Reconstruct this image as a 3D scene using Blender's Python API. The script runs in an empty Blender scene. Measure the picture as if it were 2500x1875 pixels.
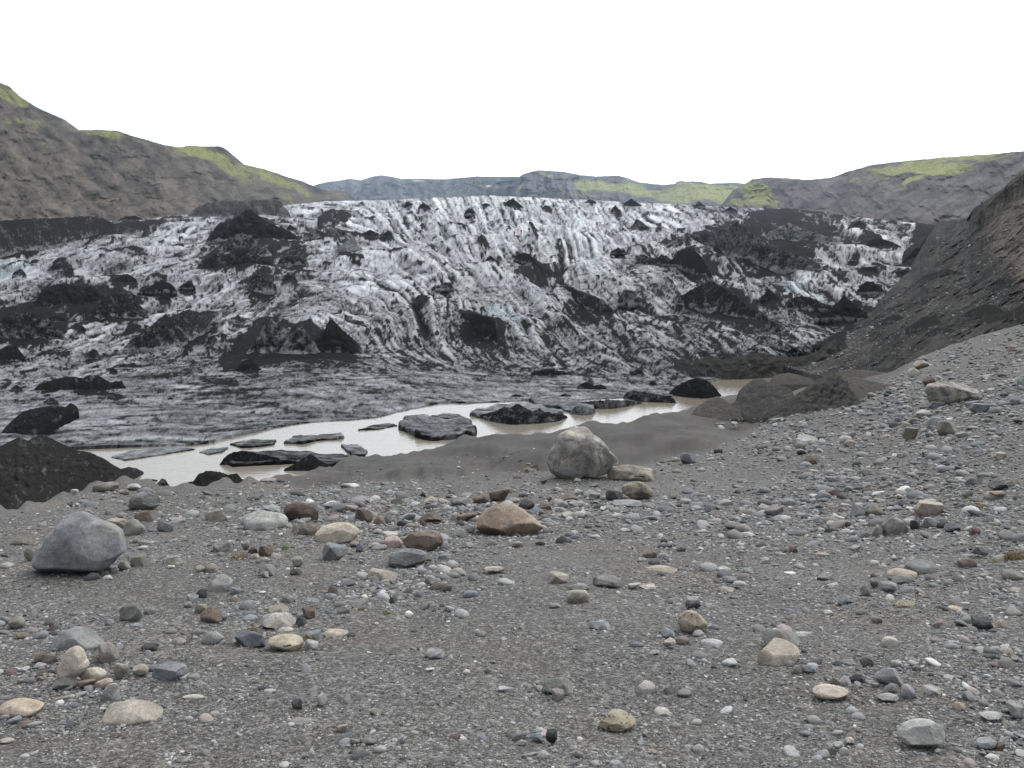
import bpy, bmesh, math, random
import numpy as np
from mathutils import Vector, Matrix
random.seed(5)
RNG = np.random.default_rng(11)
S = bpy.context.scene
COL = S.collection

# ------------------------------------------------------------------ camera
FPX = 2080.0                      # focal length in photo pixels (photo 2500 x 1875)
PITCH = math.atan(297.5 / FPX)
EYE = np.array([0.0, 0.0, 1.7])
cam_d = bpy.data.cameras.new('camera')
cam_d.sensor_width = 36.0
cam_d.lens = 36.0 * FPX / 2500.0
cam_d.clip_start = 0.05
cam_d.clip_end = 20000
cam = bpy.data.objects.new('camera', cam_d)
COL.objects.link(cam)
cam.location = EYE
cam.rotation_euler = (math.pi / 2 - PITCH, 0, 0)
S.camera = cam

# ------------------------------------------------------------------ light
SUN_EL, SUN_AZ = math.radians(47), math.radians(32)      # azimuth from +Y towards +X
sun_dir = Vector((math.sin(SUN_AZ) * math.cos(SUN_EL), math.cos(SUN_AZ) * math.cos(SUN_EL), math.sin(SUN_EL)))
W = bpy.data.worlds.new('World')
S.world = W
W.use_nodes = True
nt = W.node_tree
nt.nodes.clear()
def wn(t, **k):
    n = nt.nodes.new(t)
    for a, b in k.items(): setattr(n, a, b)
    return n
sky = wn('ShaderNodeTexSky', sky_type='NISHITA')
sky.sun_disc = False
sky.sun_elevation = SUN_EL
sky.sun_rotation = SUN_AZ
bg1 = wn('ShaderNodeBackground'); bg1.inputs['Strength'].default_value = 0.05
nt.links.new(sky.outputs[0], bg1.inputs['Color'])
# overcast deck: bright even cloud, brighter around the hidden sun
geo = wn('ShaderNodeTexCoord')
dot = wn('ShaderNodeVectorMath', operation='DOT_PRODUCT')
dot.inputs[1].default_value = sun_dir
nt.links.new(geo.outputs['Generated'], dot.inputs[0])
mx = wn('ShaderNodeMath', operation='MAXIMUM'); mx.inputs[1].default_value = 0
nt.links.new(dot.outputs['Value'], mx.inputs[0])
pw = wn('ShaderNodeMath', operation='POWER'); pw.inputs[1].default_value = 1.8
nt.links.new(mx.outputs[0], pw.inputs[0])
nz = wn('ShaderNodeTexNoise'); nz.inputs['Scale'].default_value = 2.2; nz.inputs['Detail'].default_value = 5
nt.links.new(geo.outputs['Generated'], nz.inputs['Vector'])
ma = wn('ShaderNodeMath', operation='MULTIPLY_ADD'); ma.inputs[1].default_value = 2.5; ma.inputs[2].default_value = 0.45
nt.links.new(pw.outputs[0], ma.inputs[0])
mb = wn('ShaderNodeMath', operation='MULTIPLY_ADD'); mb.inputs[1].default_value = 0.25
nt.links.new(nz.outputs[0], mb.inputs[0]); nt.links.new(ma.outputs[0], mb.inputs[2])
bg2 = wn('ShaderNodeBackground'); bg2.inputs['Color'].default_value = (0.985, 0.99, 1.0, 1)
nt.links.new(mb.outputs[0], bg2.inputs['Strength'])
ad = wn('ShaderNodeAddShader')
nt.links.new(bg1.outputs[0], ad.inputs[0]); nt.links.new(bg2.outputs[0], ad.inputs[1])
wo = wn('ShaderNodeOutputWorld')
nt.links.new(ad.outputs[0], wo.inputs['Surface'])
sd = bpy.data.lights.new('sun', 'SUN')
sd.energy = 1.3
sd.angle = math.radians(12)
sd.color = (1.0, 0.96, 0.9)
so = bpy.data.objects.new('sun', sd)
COL.objects.link(so)
so.rotation_euler = sun_dir.to_track_quat('Z', 'Y').to_euler()
so.location = (0, 0, 60)
S.view_settings.view_transform = 'Standard'
S.view_settings.look = 'None'
S.view_settings.exposure = -0.1
S.view_settings.gamma = 1.0
S.render.engine = 'CYCLES'
S.cycles.max_bounces = 5
S.cycles.diffuse_bounces = 2
S.cycles.glossy_bounces = 2
S.cycles.volume_bounces = 0
S.cycles.use_denoising = True

# ------------------------------------------------------------------ maths helpers
CP, SP = math.cos(PITCH), math.sin(PITCH)
def pix(px, py, Y):
    """point seen at photo pixel (px, py) at forward distance Y"""
    px, py, Y = np.broadcast_arrays(np.asarray(px, float), np.asarray(py, float), np.asarray(Y, float))
    u = (px - 1250.0); v = (937.5 - py)
    dy = FPX * CP + v * SP
    dz = -FPX * SP + v * CP
    k = Y / dy
    return np.stack([u * k, Y, 1.7 + dz * k], -1)
def to_px(x, y, z):
    z = z - 1.7
    f = y * CP - z * SP
    return 1250 + FPX * x / f, 937.5 - FPX * (y * SP + z * CP) / f
WATER = -8.0
def y_water(py):
    v = 937.5 - np.asarray(py, float)
    return (WATER - 1.7) * (FPX * CP + v * SP) / (-FPX * SP + v * CP)

def _hash(ix, iy, seed):
    h = (ix.astype(np.int64) * 374761393 + iy.astype(np.int64) * 668265263 + seed * 1442695041) & 0xffffffff
    h = ((h ^ (h >> 13)) * 1274126177) & 0xffffffff
    return h ^ (h >> 16)
def gnoise(x, y, seed=0):
    """2-D gradient noise, about -1..1"""
    x = np.asarray(x, float); y = np.asarray(y, float)
    xi = np.floor(x); yi = np.floor(y)
    fx = x - xi; fy = y - yi
    u = fx * fx * fx * (fx * (fx * 6 - 15) + 10); v = fy * fy * fy * (fy * (fy * 6 - 15) + 10)
    def g(ox, oy):
        a = _hash(xi + ox, yi + oy, seed) / 4294967296.0 * 2 * math.pi
        return np.cos(a) * (fx - ox) + np.sin(a) * (fy - oy)
    a = g(0, 0); b = g(1, 0); c = g(0, 1); d = g(1, 1)
    return 1.5 * ((a * (1 - u) + b * u) * (1 - v) + (c * (1 - u) + d * u) * v)
def fbm(x, y, o=4, seed=0, gain=.5):
    s = 0; a = 1.0; n = 0
    for k in range(o):
        s = s + a * gnoise(x * 2 ** k, y * 2 ** k, seed + k * 7); n += a; a *= gain
    return s / n * 1.4
def ridged(x, y, o=4, seed=0, gain=.55):
    s = 0; a = 1.0; n = 0
    for k in range(o):
        s = s + a * (1 - 2 * np.abs(gnoise(x * 2 ** k, y * 2 ** k, seed + k * 7))); n += a; a *= gain
    return s / n
def noise3(p, sc, seed, o=3):
    """cheap 3-D fbm from three 2-D slices"""
    return (fbm(p[:, 0] * sc + seed, p[:, 1] * sc, o, seed) + fbm(p[:, 1] * sc + 9.1, p[:, 2] * sc + seed, o, seed + 3)
            + fbm(p[:, 2] * sc - 4.7, p[:, 0] * sc + seed, o, seed + 5)) / 1.9
def sstep(a, b, x):
    t = np.clip((x - a) / (b - a), 0, 1)
    return t * t * (3 - 2 * t)
def poly(pts, x):
    p = np.array(pts, float)
    return np.interp(x, p[:, 0], p[:, 1])
# crops of the photo in which outlines were read: offset and scale
CR = dict(a=(0, 150, .3843), b=(800, 350, .3843), c=(1600, 330, .4069), d=(0, 600, .422), e=(800, 750, .4069),
          f=(1600, 800, .4069), g=(0, 1150, .437), h=(800, 1150, .437), i=(1650, 1150, .437), l=(0, 980, .2653),
          q=(500, 1150, .2712), t=(1100, 1000, .2712), m=(400, 480, .2532), v=(1700, 750, .2712), s=(2150, 750, .241),
          r=(2100, 1100, .2411), w=(1700, 380, .3617), p=(0, 0, 1))
def cv(c, pts):
    o = CR[c]
    return [(o[0] + o[2] * x, o[1] + o[2] * y) for x, y in pts]
def inside(pts, x, y):
    """signed softness: True where (x,y) is in the polygon"""
    r = np.zeros(np.shape(x), bool)
    n = len(pts)
    for k in range(n):
        x0, y0 = pts[k]; x1, y1 = pts[(k + 1) % n]
        if y0 == y1: continue
        c = ((y0 > y) != (y1 > y)) & (x < (x1 - x0) * (y - y0) / (y1 - y0) + x0)
        r ^= c
    return r

# ------------------------------------------------------------------ mesh helpers
def mesh_from(name, verts, faces, mat=None, attrs=None, smooth=True, uvs=None):
    me = bpy.data.meshes.new(name)
    verts = np.asarray(verts, np.float32).reshape(-1, 3)
    faces = np.asarray(faces, np.int32)
    me.vertices.add(len(verts)); me.vertices.foreach_set('co', verts.ravel())
    k = faces.shape[1]
    me.loops.add(faces.size); me.loops.foreach_set('vertex_index', faces.ravel())
    me.polygons.add(len(faces)); me.polygons.foreach_set('loop_start', np.arange(0, faces.size, k, dtype=np.int32))
    me.update(calc_edges=True)
    me.polygons.foreach_set('use_smooth', np.full(len(faces), smooth))
    if mat: me.materials.append(mat)
    for a, v in (attrs or {}).items():
        v = np.asarray(v, np.float32)
        if v.ndim > 1 and v.shape[-1] == 3:
            at = me.attributes.new(a, 'FLOAT_VECTOR', 'POINT'); at.data.foreach_set('vector', v.reshape(-1))
        else:
            at = me.attributes.new(a, 'FLOAT', 'POINT'); at.data.foreach_set('value', v.ravel())
    me.update()
    return me
def grid_faces(nr, nc, flip=False):
    i = np.arange(nr - 1)[:, None] * nc + np.arange(nc - 1)[None, :]
    f = np.stack([i, i + 1, i + nc + 1, i + nc], -1).reshape(-1, 4)
    return f[:, ::-1] if flip else f
def link(name, me, parent=None, **props):
    o = bpy.data.objects.new(name, me)
    COL.objects.link(o)
    if parent: o.parent = parent
    for k, v in props.items(): o[k] = v
    return o
def recenter(o):
    """move the origin of a mesh object to the bottom centre of its mesh"""
    me = o.data
    a = np.zeros(len(me.vertices) * 3, np.float32); me.vertices.foreach_get('co', a); a = a.reshape(-1, 3)
    c = np.array([(a[:, 0].min() + a[:, 0].max()) / 2, (a[:, 1].min() + a[:, 1].max()) / 2, a[:, 2].min()])
    me.vertices.foreach_set('co', (a - c).astype(np.float32).ravel()); me.update()
    o.location = c

# ------------------------------------------------------------------ material helpers
class M:
    def __init__(s, name, rough=.8, spec=.3):
        s.m = bpy.data.materials.new(name); s.m.use_nodes = True
        s.t = s.m.node_tree; s.b = s.t.nodes['Principled BSDF']
        s.b.inputs['Roughness'].default_value = rough
        s.b.inputs['Specular IOR Level'].default_value = spec
    def n(s, t, ins=None, **k):
        n = s.t.nodes.new(t)
        for a, b in k.items(): setattr(n, a, b)
        for a, b in (ins or {}).items(): s.put(n.inputs[a], b)
        return n
    def put(s, sock, v):
        if isinstance(v, bpy.types.NodeSocket): s.t.links.new(v, sock)
        elif isinstance(v, bpy.types.Node): s.t.links.new(v.outputs[0], sock)
        elif isinstance(v, tuple) and len(v) == 3 and sock.type == 'RGBA': sock.default_value = (*v, 1)
        elif sock.type == 'VECTOR' and isinstance(v, (int, float)): sock.default_value = (v, v, v)
        else: sock.default_value = v
    def set(s, key, v): s.put(s.b.inputs[key], v)
    def pos(s): return s.n('ShaderNodeNewGeometry').outputs['Position']
    def obj(s): return s.n('ShaderNodeTexCoord').outputs['Object']
    def attr(s, name, out='Fac', kind='GEOMETRY'): return s.n('ShaderNodeAttribute', attribute_name=name, attribute_type=kind).outputs[out]
    def noise(s, vec, scale, detail=4, rough=.55, dist=0):
        return s.n('ShaderNodeTexNoise', {'Vector': vec, 'Scale': scale, 'Detail': detail, 'Roughness': rough, 'Distortion': dist}).outputs['Fac']
    def voro(s, vec, scale, out='Distance', feature='F1', rand=1.0):
        return s.n('ShaderNodeTexVoronoi', {'Vector': vec, 'Scale': scale, 'Randomness': rand}, feature=feature).outputs[out]
    def math(s, op, a, b=0.0, c=0.0, clamp=False):
        return s.n('ShaderNodeMath', {0: a, 1: b, 2: c}, operation=op, use_clamp=clamp).outputs[0]
    def mapr(s, v, a, b, c=0.0, d=1.0):
        return s.n('ShaderNodeMapRange', {'Value': v, 'From Min': a, 'From Max': b, 'To Min': c, 'To Max': d}).outputs[0]
    def mix(s, f, a, b, mode='MIX'):
        n = s.n('ShaderNodeMix', data_type='RGBA', blend_type=mode)
        s.put(n.inputs['Factor'], f); s.put(n.inputs[6], a); s.put(n.inputs[7], b)
        return n.outputs[2]
    def scale(s, vec, x, y, z, rot=(0, 0, 0)):
        return s.n('ShaderNodeMapping', {'Vector': vec, 'Scale': (x, y, z), 'Rotation': rot}).outputs[0]
    def bump(s, h, strength=.5, dist=.01, normal=None):
        i = {'Height': h, 'Strength': strength, 'Distance': dist}
        if normal is not None: i['Normal'] = normal
        return s.n('ShaderNodeBump', i).outputs[0]
    def bw(s, v, col): # colour scaled by a value
        return s.n('ShaderNodeVectorMath', {0: col, 1: v}, operation='MULTIPLY').outputs[0]
# ------------------------------------------------------------------ materials
def mat_ground():
    m = M('gravel_ground', .92, .25)
    P = m.pos()
    sand = m.attr('sand')
    big = m.noise(P, .55, 5)
    v1 = m.voro(P, 95, 'Color'); d1 = m.voro(P, 95)
    v2 = m.voro(P, 42, 'Color'); d2 = m.voro(P, 42)
    v3 = m.voro(P, 230, 'Color')
    sep = m.n('ShaderNodeSeparateColor', {0: v1}).outputs
    sp2 = m.n('ShaderNodeSeparateColor', {0: v2}).outputs
    sp3 = m.n('ShaderNodeSeparateColor', {0: v3}).outputs
    g1 = m.math('POWER', sep[0], 2.5)
    g2 = m.math('POWER', sp2[1], 5.0)
    g3 = m.math('POWER', sp3[1], 3.0)
    g = m.math('MULTIPLY_ADD', g1, .12, m.math('MULTIPLY_ADD', g2, .10, m.math('MULTIPLY_ADD', g3, .085, .034)))
    g = m.math('MULTIPLY', g, m.mapr(big, .3, .7, .85, 1.13))
    grey = m.bw(m.n('ShaderNodeCombineXYZ', {0: g, 1: g, 2: g}).outputs[0], (1.0, .965, .91))
    warm = m.mix(m.mapr(m.noise(P, .9, 3), .5, .75), grey, m.bw(grey, (1.05, .98, .90)))
    s1 = m.noise(P, 60, 5, .7); s2 = m.noise(P, 1.3, 6, .6)
    sv = m.math('MULTIPLY', m.mapr(s1, .3, .75, .045, .085), m.mapr(s2, .3, .7, .72, 1.25))
    sandc = m.bw(m.n('ShaderNodeCombineXYZ', {0: sv, 1: sv, 2: sv}).outputs[0], (1.02, .95, .88))
    sandc = m.mix(m.mapr(m.noise(P, 1.7, 6, .7, .5), .60, .70, 0, .6), sandc, m.bw(.4, sandc))
    speck = m.mapr(m.voro(P, 9), .05, .09, 1, 0)
    sandc = m.mix(m.math('MULTIPLY', speck, m.mapr(s2, .5, .62)), sandc, (.2, .2, .19))
    m.set('Base Color', m.mix(sand, warm, sandc))
    h = m.math('ADD', m.math('MULTIPLY', d1, -.5), m.math('MULTIPLY', d2, -.9))
    h = m.math('MULTIPLY', h, m.math('SUBTRACT', 1.0, m.math('MULTIPLY', sand, .8)))
    h = m.math('ADD', h, m.math('MULTIPLY', s1, .5))
    m.set('Normal', m.bump(h, .8, .012))
    return m.m
def mat_ice():
    m = M('dirty_ice', .42, .5)
    P = m.pos()
    cl = m.attr('clean'); blue = m.attr('blue')  # on the glacier, clean also carries shade painted into relief hollows
    n1 = m.noise(P, .9, 8, .7, .6)
    n2 = m.noise(P, 3.5, 6, .75)
    c2 = m.math('ADD', cl, m.math('MULTIPLY_ADD', n1, .5, -.25))
    c2 = m.math('ADD', c2, m.math('MULTIPLY_ADD', n2, .5, -.25))
    c2 = m.mapr(c2, 0.04, 1.0)
    c2 = m.math('POWER', c2, 1.25)
    icec = m.mix(blue, (.64, .66, .68), (.46, .56, .58))
    m.set('Base Color', m.mix(c2, m.mix(m.mapr(n2, .3, .7), (.005, .0052, .0055), (.022, .022, .022)), icec))
    m.set('Roughness', m.mapr(c2, 0, 1, 1.0, .38))
    m.set('Specular IOR Level', m.mapr(c2, 0, .5, .05, .5))
    m.set('Normal', m.bump(m.math('ADD', m.noise(P, 1.4, 8, .75), m.math('MULTIPLY', m.noise(P, 7, 4, .7), .3)), .9, .5))
    return m.m
def mat_debris():
    """black ash on ice; object colour red channel = how much ice shows"""
    m = M('black_ash', 1.0, .06)
    P = m.pos()
    oc = m.n('ShaderNodeObjectInfo').outputs['Color']
    ic = m.n('ShaderNodeSeparateColor', {0: oc}).outputs
    run = m.attr('run')
    n1 = m.noise(P, 1.5, 8, .72, .4)
    n2 = m.noise(P, 9, 4, .7)
    k = m.math('ADD', m.math('MULTIPLY', n1, .6), m.math('MULTIPLY', run, .4))
    k = m.math('ADD', k, m.math('MULTIPLY', ic[0], .42))
    k = m.mapr(k, .62, 1.0)
    dark = m.mix(n2, (.009, .0095, .010), (.030, .029, .028))
    dark = m.mix(ic[1], dark, m.mix(n2, (.095, .09, .083), (.15, .141, .13)))
    m.set('Base Color', m.mix(k, dark, (.30, .31, .31)))
    m.set('Normal', m.bump(m.math('ADD', n1, m.math('MULTIPLY', n2, .35)), .8, .25))
    return m.m
def mat_hill(name, rock, rock2, green, sc):
    m = M(name, .95, .1)
    P = m.pos()
    gr = m.attr('green'); tone = m.attr('tone')
    n1 = m.noise(P, .03 * sc, 8, .68)
    n2 = m.noise(P, .18 * sc, 6, .7)
    base = m.mix(m.mapr(m.math('ADD', m.math('MULTIPLY', n1, .5), m.math('MULTIPLY', n2, .5)), .35, .65), rock, rock2)
    base = m.bw(m.mapr(tone, 0, 1, .35, 1.65), base)
    base = m.mix(m.mapr(n2, .35, .75, 0, .5), base, m.bw(1.5, base))
    g = m.math('ADD', gr, m.math('MULTIPLY_ADD', n2, 1.8, -.9))
    g = m.math('ADD', g, m.math('MULTIPLY_ADD', n1, 1.6, -.8))
    g = m.math('ADD', g, m.math('MULTIPLY_ADD', m.noise(P, .06 * sc, 7, .78), 2.4, -1.2))
    g = m.mapr(g, .22, 1.1)
    gc = m.mix(m.mapr(n2, .35, .62), green, m.bw(.38, green))
    m.set('Base Color', m.mix(g, base, gc))
    m.set('Normal', m.bump(m.math('ADD', n1, m.math('MULTIPLY', n2, .5)), .6, 3.0 / sc))
    return m.m
def mat_slope():
    m = M('rubble_slope', 1.0, .05)
    P = m.pos()
    warm = m.attr('warm')
    n1 = m.noise(P, .35, 7, .65)
    st = m.attr('run')
    v = m.voro(P, 2.3, 'Color'); sep = m.n('ShaderNodeSeparateColor', {0: v}).outputs
    d = m.voro(P, 2.3)
    n2 = m.noise(P, 6, 5, .7)
    dark = m.mix(m.mapr(n1, .35, .7), (.018, .018, .0175), (.056, .054, .051))
    warmc = m.mix(m.mapr(n1, .35, .65), (.07, .058, .048), (.115, .101, .09))
    c = m.mix(warm, dark, warmc)
    c = m.bw(m.mapr(st, 0, 1, .4, 1.6), c)
    sel = m.math('MULTIPLY', m.mapr(sep[0], .8, .86), m.mapr(d, .22, .10, 0, 1))
    c = m.mix(sel, c, (.2, .19, .175))
    c = m.mix(m.mapr(n2, .58, .68, 0, .45), c, (.17, .165, .155))
    m.set('Base Color', c)
    m.set('Normal', m.bump(m.math('ADD', n1, m.math('MULTIPLY', n2, .4)), 1.0, .35))
    return m.m
def mat_rock(name, pitted=False, layered=False, craggy=False):
    """colour from the object colour"""
    m = M(name, .82, .3)
    T = m.obj(); P = m.pos()
    oi = m.n('ShaderNodeObjectInfo'); oc = oi.outputs['Color']; rnd = oi.outputs['Random']
    W_ = m.n('ShaderNodeVectorMath', {0: P, 1: m.n('ShaderNodeCombineXYZ', {0: m.math('MULTIPLY', rnd, 40)}).outputs[0]}, operation='ADD').outputs[0]
    n1 = m.noise(W_, 5, 6, .6, .3); n2 = m.noise(W_, 34, 5, .7); n3 = m.noise(W_, 150, 2, .6)
    k = m.math('MULTIPLY', m.mapr(n1, .3, .7, .6, 1.38), m.mapr(n2, .3, .7, .7, 1.3))
    k = m.math('MULTIPLY', k, m.mapr(n3, .3, .7, .86, 1.14))
    c = m.bw(k, oc)
    c = m.mix(m.mapr(m.noise(W_, 2.6, 4), .5, .72, 0, .55), c, m.bw((1.18, 1.0, .78), c))
    # dust: gravel-coloured film near the foot of the stone
    c = m.mix(m.mapr(n2, .62, .75, 0, .5), c, m.bw(.55, c))
    h = m.math('ADD', m.math('MULTIPLY', n1, 1.2), m.math('ADD', m.math('MULTIPLY', n2, .45), m.math('MULTIPLY', n3, .12)))
    if craggy:
        n0 = m.noise(W_, 2.6, 9, .72, 1.2)
        c = m.mix(m.mapr(n0, .56, .44), c, m.bw((.55, .55, .54), c))
        c = m.mix(m.mapr(m.noise(W_, 4.1, 6, .7, .8), .58, .66, 0, .45), c, m.bw((1.0, .86, .70), c))
        h = m.math('ADD', h, m.math('MULTIPLY', n0, 2.4))
    if pitted:
        pv = m.voro(W_, 46); ps = m.mapr(pv, .12, .3)
        c = m.mix(ps, m.bw(.3, c), c)
        h = m.math('ADD', h, m.math('MULTIPLY', ps, .5))
    if layered:
        wv = m.n('ShaderNodeTexWave', {'Vector': m.scale(T, 1, 1, 1, (.5, .25, 0)), 'Scale': 5.0, 'Distortion': 9.0, 'Detail': 4.0, 'Detail Roughness': .65}, bands_direction='Z').outputs['Fac']
        c = m.mix(m.mapr(wv, 0, .22, .5, 0), c, m.bw(.45, c))
        h = m.math('ADD', h, m.math('MULTIPLY', wv, .5))
    m.set('Base Color', c)
    m.set('Normal', m.bump(h, .75, .022))
    return m.m
def mat_pebble():
    m = M('pebble', .85, .3)
    P = m.pos()
    c = m.attr('tint', 'Color', 'INSTANCER')
    n = m.noise(P, 60, 4, .65)
    m.set('Base Color', m.bw(m.mapr(n, .3, .7, .75, 1.25), c))
    m.set('Normal', m.bump(n, .5, .006))
    return m.m
def mat_water():
    m = M('silty_water', .04, .6); m.b.inputs['IOR'].default_value = 1.5
    P = m.pos()
    n = m.noise(m.scale(P, 1, .6, 1), .12, 4)
    m.set('Base Color', m.mix(n, (.185, .165, .132), (.24, .22, .18)))
    h = m.math('ADD', m.noise(m.scale(P, 1, 2.5, 1), 1.6, 4, .6), m.math('MULTIPLY', m.noise(m.scale(P, 1, 2.5, 1), 9, 3, .6), .25))
    m.set('Normal', m.bump(h, .28, .05))
    return m.m
def mat_outcrop():
    m = M('outcrop_rock', 1.0, .08)
    P = m.pos(); st = m.attr('run')
    n1 = m.noise(P, .16, 8, .7, .6); n2 = m.noise(m.scale(P, 1, 1, .4), .7, 6, .75)
    c = m.mix(m.mapr(n1, .4, .6), (.07, .06, .052), (.16, .148, .135))
    c = m.bw(m.mapr(m.math('ADD', n2, m.math('MULTIPLY', st, .5)), .45, 1.05, .35, 1.5), c)
    m.set('Base Color', c)
    m.set('Normal', m.bump(m.math('ADD', n1, m.math('MULTIPLY', n2, .5)), 1.0, 1.6))
    return m.m
def flat(name, c, rough=.8):
    m = M(name, rough, .3)
    m.set('Base Color', m.bw(m.mapr(m.noise(m.obj(), 12, 3), .3, .7, .8, 1.2), c))
    return m.m
GROUND = mat_ground(); ICE = mat_ice(); ASH = mat_debris(); SLOPE = mat_slope()
OUTC = mat_outcrop(); ROCKM = mat_rock('stone'); PITM = mat_rock('pitted_stone', True); LAYM = mat_rock('layered_stone', False, True); CRAG = mat_rock('craggy_stone', False, False, True)
PEB = mat_pebble(); WATM = mat_water()
HL = mat_hill('left_hillside_rock', (.036, .032, .027), (.078, .066, .053), (.27, .285, .09), 2.0)
HF = mat_hill('far_mountain_rock', (.035, .042, .055), (.085, .085, .082), (.34, .355, .13), .5)
HR = mat_hill('right_hillside_rock', (.042, .039, .039), (.08, .071, .065), (.32, .335, .11), 1.4)

# ------------------------------------------------------------------ ground table
G_COLS = {
 -900: [(2050, 2.25), (1875, 2.65), (1600, 3.8), (1400, 5.4), (1350, 6.2)],
 0: [(1875, 2.7), (1600, 3.9), (1420, 5.4), (1330, 6.8), (1255, 8.8)],
 240: [(1875, 2.7), (1600, 3.9), (1420, 5.4), (1300, 7.6), (1185, 11)],
 600: [(1875, 2.7), (1600, 3.9), (1420, 5.6), (1300, 7.6), (1210, 10.5), (1175, 12.5)],
 850: [(1875, 2.7), (1600, 3.9), (1420, 5.6), (1300, 7.8), (1200, 11.2), (1165, 13.2), (1118, 17)],
 1200: [(1875, 2.7), (1600, 3.9), (1420, 5.6), (1300, 7.9), (1200, 11.4), (1145, 14.4), (1059, 18)],
 1500: [(1875, 2.7), (1600, 3.9), (1420, 5.6), (1300, 8.0), (1200, 11.5), (1140, 14.8), (1035, 19.5)],
 1800: [(1875, 2.7), (1600, 3.9), (1420, 5.6), (1300, 7.9), (1200, 10.9), (1100, 15.5), (1040, 20), (955, 27)],
 2050: [(1875, 2.7), (1600, 3.85), (1420, 5.5), (1300, 7.6), (1200, 10.2), (1100, 13.5), (1000, 19), (930, 27)],
 2250: [(1875, 2.7), (1600, 3.8), (1420, 5.3), (1300, 7.2), (1200, 9.1), (1100, 11.7), (1000, 15.3), (930, 19.5), (868, 26)],
 2500: [(1875, 2.7), (1600, 3.75), (1420, 5.05), (1300, 6.5), (1200, 8.0), (1100, 10.0), (1000, 12.9), (900, 17.5), (790, 26)],
 3300: [(2050, 2.2), (1875, 2.55), (1600, 3.4), (1420, 4.4), (1300, 5.4), (1000, 9.3), (800, 14.5), (690, 20)]}
TPX = np.arange(-1000, 3401, 40.0); TPY = np.arange(600, 4001, 10.0)
def _flatY(py):
    v = 937.5 - py
    return -1.7 * (FPX * CP + v * SP) / (-FPX * SP + v * CP)
_tab = {}
for c, kn in G_COLS.items():
    kn = [k for k in kn]
    for p in (2100, 2300, 2600, 3000, 3500, 4100): kn.append((p, float(_flatY(p))))
    kn.sort()
    a = np.array(kn)
    ly = np.log(a[:, 1])
    v = np.interp(TPY, a[:, 0], ly)
    lo = TPY < a[0, 0]
    sl = (ly[1] - ly[0]) / (a[1, 0] - a[0, 0])
    v[lo] = ly[0] + np.maximum(sl, -.0065) * (TPY[lo] - a[0, 0])
    _tab[c] = v
cs = sorted(_tab)
TAB = np.zeros((len(TPY), len(TPX)))
for j, px in enumerate(TPX):
    px = min(max(px, cs[0]), cs[-1])
    k = min(max(np.searchsorted(cs, px), 1), len(cs) - 1)
    t = (px - cs[k - 1]) / (cs[k] - cs[k - 1])
    TAB[:, j] = _tab[cs[k - 1]] * (1 - t) + _tab[cs[k]] * t
def smooth(a, r, axis):
    w = np.exp(-np.linspace(-2, 2, 2 * r + 1) ** 2); w /= w.sum()
    pad = [(0, 0), (0, 0)]; pad[axis] = (r, r)
    b = np.pad(a, pad, mode='reflect', reflect_type='odd')
    return sum(w[k] * np.take(b, np.arange(k, k + a.shape[axis]), axis) for k in range(2 * r + 1))
TAB = smooth(smooth(TAB, 4, 0), 3, 1)
def bil(tab, xs, ys, x, y):
    fx = np.clip((np.asarray(x, float) - xs[0]) / (xs[1] - xs[0]), 0, len(xs) - 1.001)
    fy = np.clip((np.asarray(y, float) - ys[0]) / (ys[1] - ys[0]), 0, len(ys) - 1.001)
    i = fx.astype(int); j = fy.astype(int); u = fx - i; v = fy - j
    return (tab[j, i] * (1 - u) + tab[j, i + 1] * u) * (1 - v) + (tab[j + 1, i] * (1 - u) + tab[j + 1, i + 1] * u) * v
CREST = [(-900, 1350), (0, 1257), (60, 1240), (120, 1222), (240, 1187), (320, 1180), (400, 1190), (480, 1194), (560, 1182), (640, 1176), (700, 1172),
 (745, 1163), (800, 1147), (841, 1116), (900, 1119), (979, 1118), (1044, 1104), (1117, 1076), (1199, 1059), (1268, 1063), (1349, 1061),
 (1390, 1041), (1435, 1027), (1459, 1031), (1492, 1035), (1524, 1037), (1573, 1023), (1634, 1006), (1681, 1003), (1722, 983), (1763, 969),
 (1790, 966), (1850, 955), (1930, 955), (2050, 935), (2180, 905), (2250, 868), (2320, 842), (2400, 815), (2500, 790), (2700, 740), (3300, 690)]
def und(x, y):
    """world-space undulation of the near ground, metres"""
    return (.035 * fbm(x * .7, y * .7, 3, 3) + .012 * fbm(x * 3.1, y * 3.1, 3, 5)) * sstep(1.0, 3, y) + .05 * fbm(x * .25, y * .25, 2, 8) * sstep(5, 14, y)
def ground_pt(px, py):
    p = pix(px, py, np.exp(bil(TAB, TPX, TPY, px, py)))
    p[..., 2] += und(p[..., 0], p[..., 1])
    return p
def ground_z(x, y):
    """height of the ground at one world point"""
    pys = np.arange(640, 4000, 10.0)
    px = np.full(len(pys), 1250.0)
    z = np.full(len(pys), -1.5)
    for _ in range(3):
        px, _q = to_px(x, y, z)
        Y = np.exp(bil(TAB, TPX, TPY, px, pys))
        zz = pix(px, pys, Y)[:, 2]
        o = np.argsort(Y)
        z0 = np.interp(y, Y[o], zz[o])
        z = np.full(len(pys), z0)
    return z0 + float(und(np.array(x), np.array(y)))

# ground mesh
pxs = np.arange(-900, 3301, 5.0)
cr = poly(CREST, pxs)
cr = cr + 1.6 * fbm(pxs * .03, pxs * 0, 3, 4) + 1.0 * fbm(pxs * .12, pxs * 0 + 3, 2, 6)
q = np.linspace(0, 1, 330)
q = 1 - (1 - q) ** 1.0
PYg = 3300 + (cr[None, :] - 3300) * (q[:, None] ** .55)
PXg = np.broadcast_to(pxs, PYg.shape)
PG = ground_pt(PXg, PYg)
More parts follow.
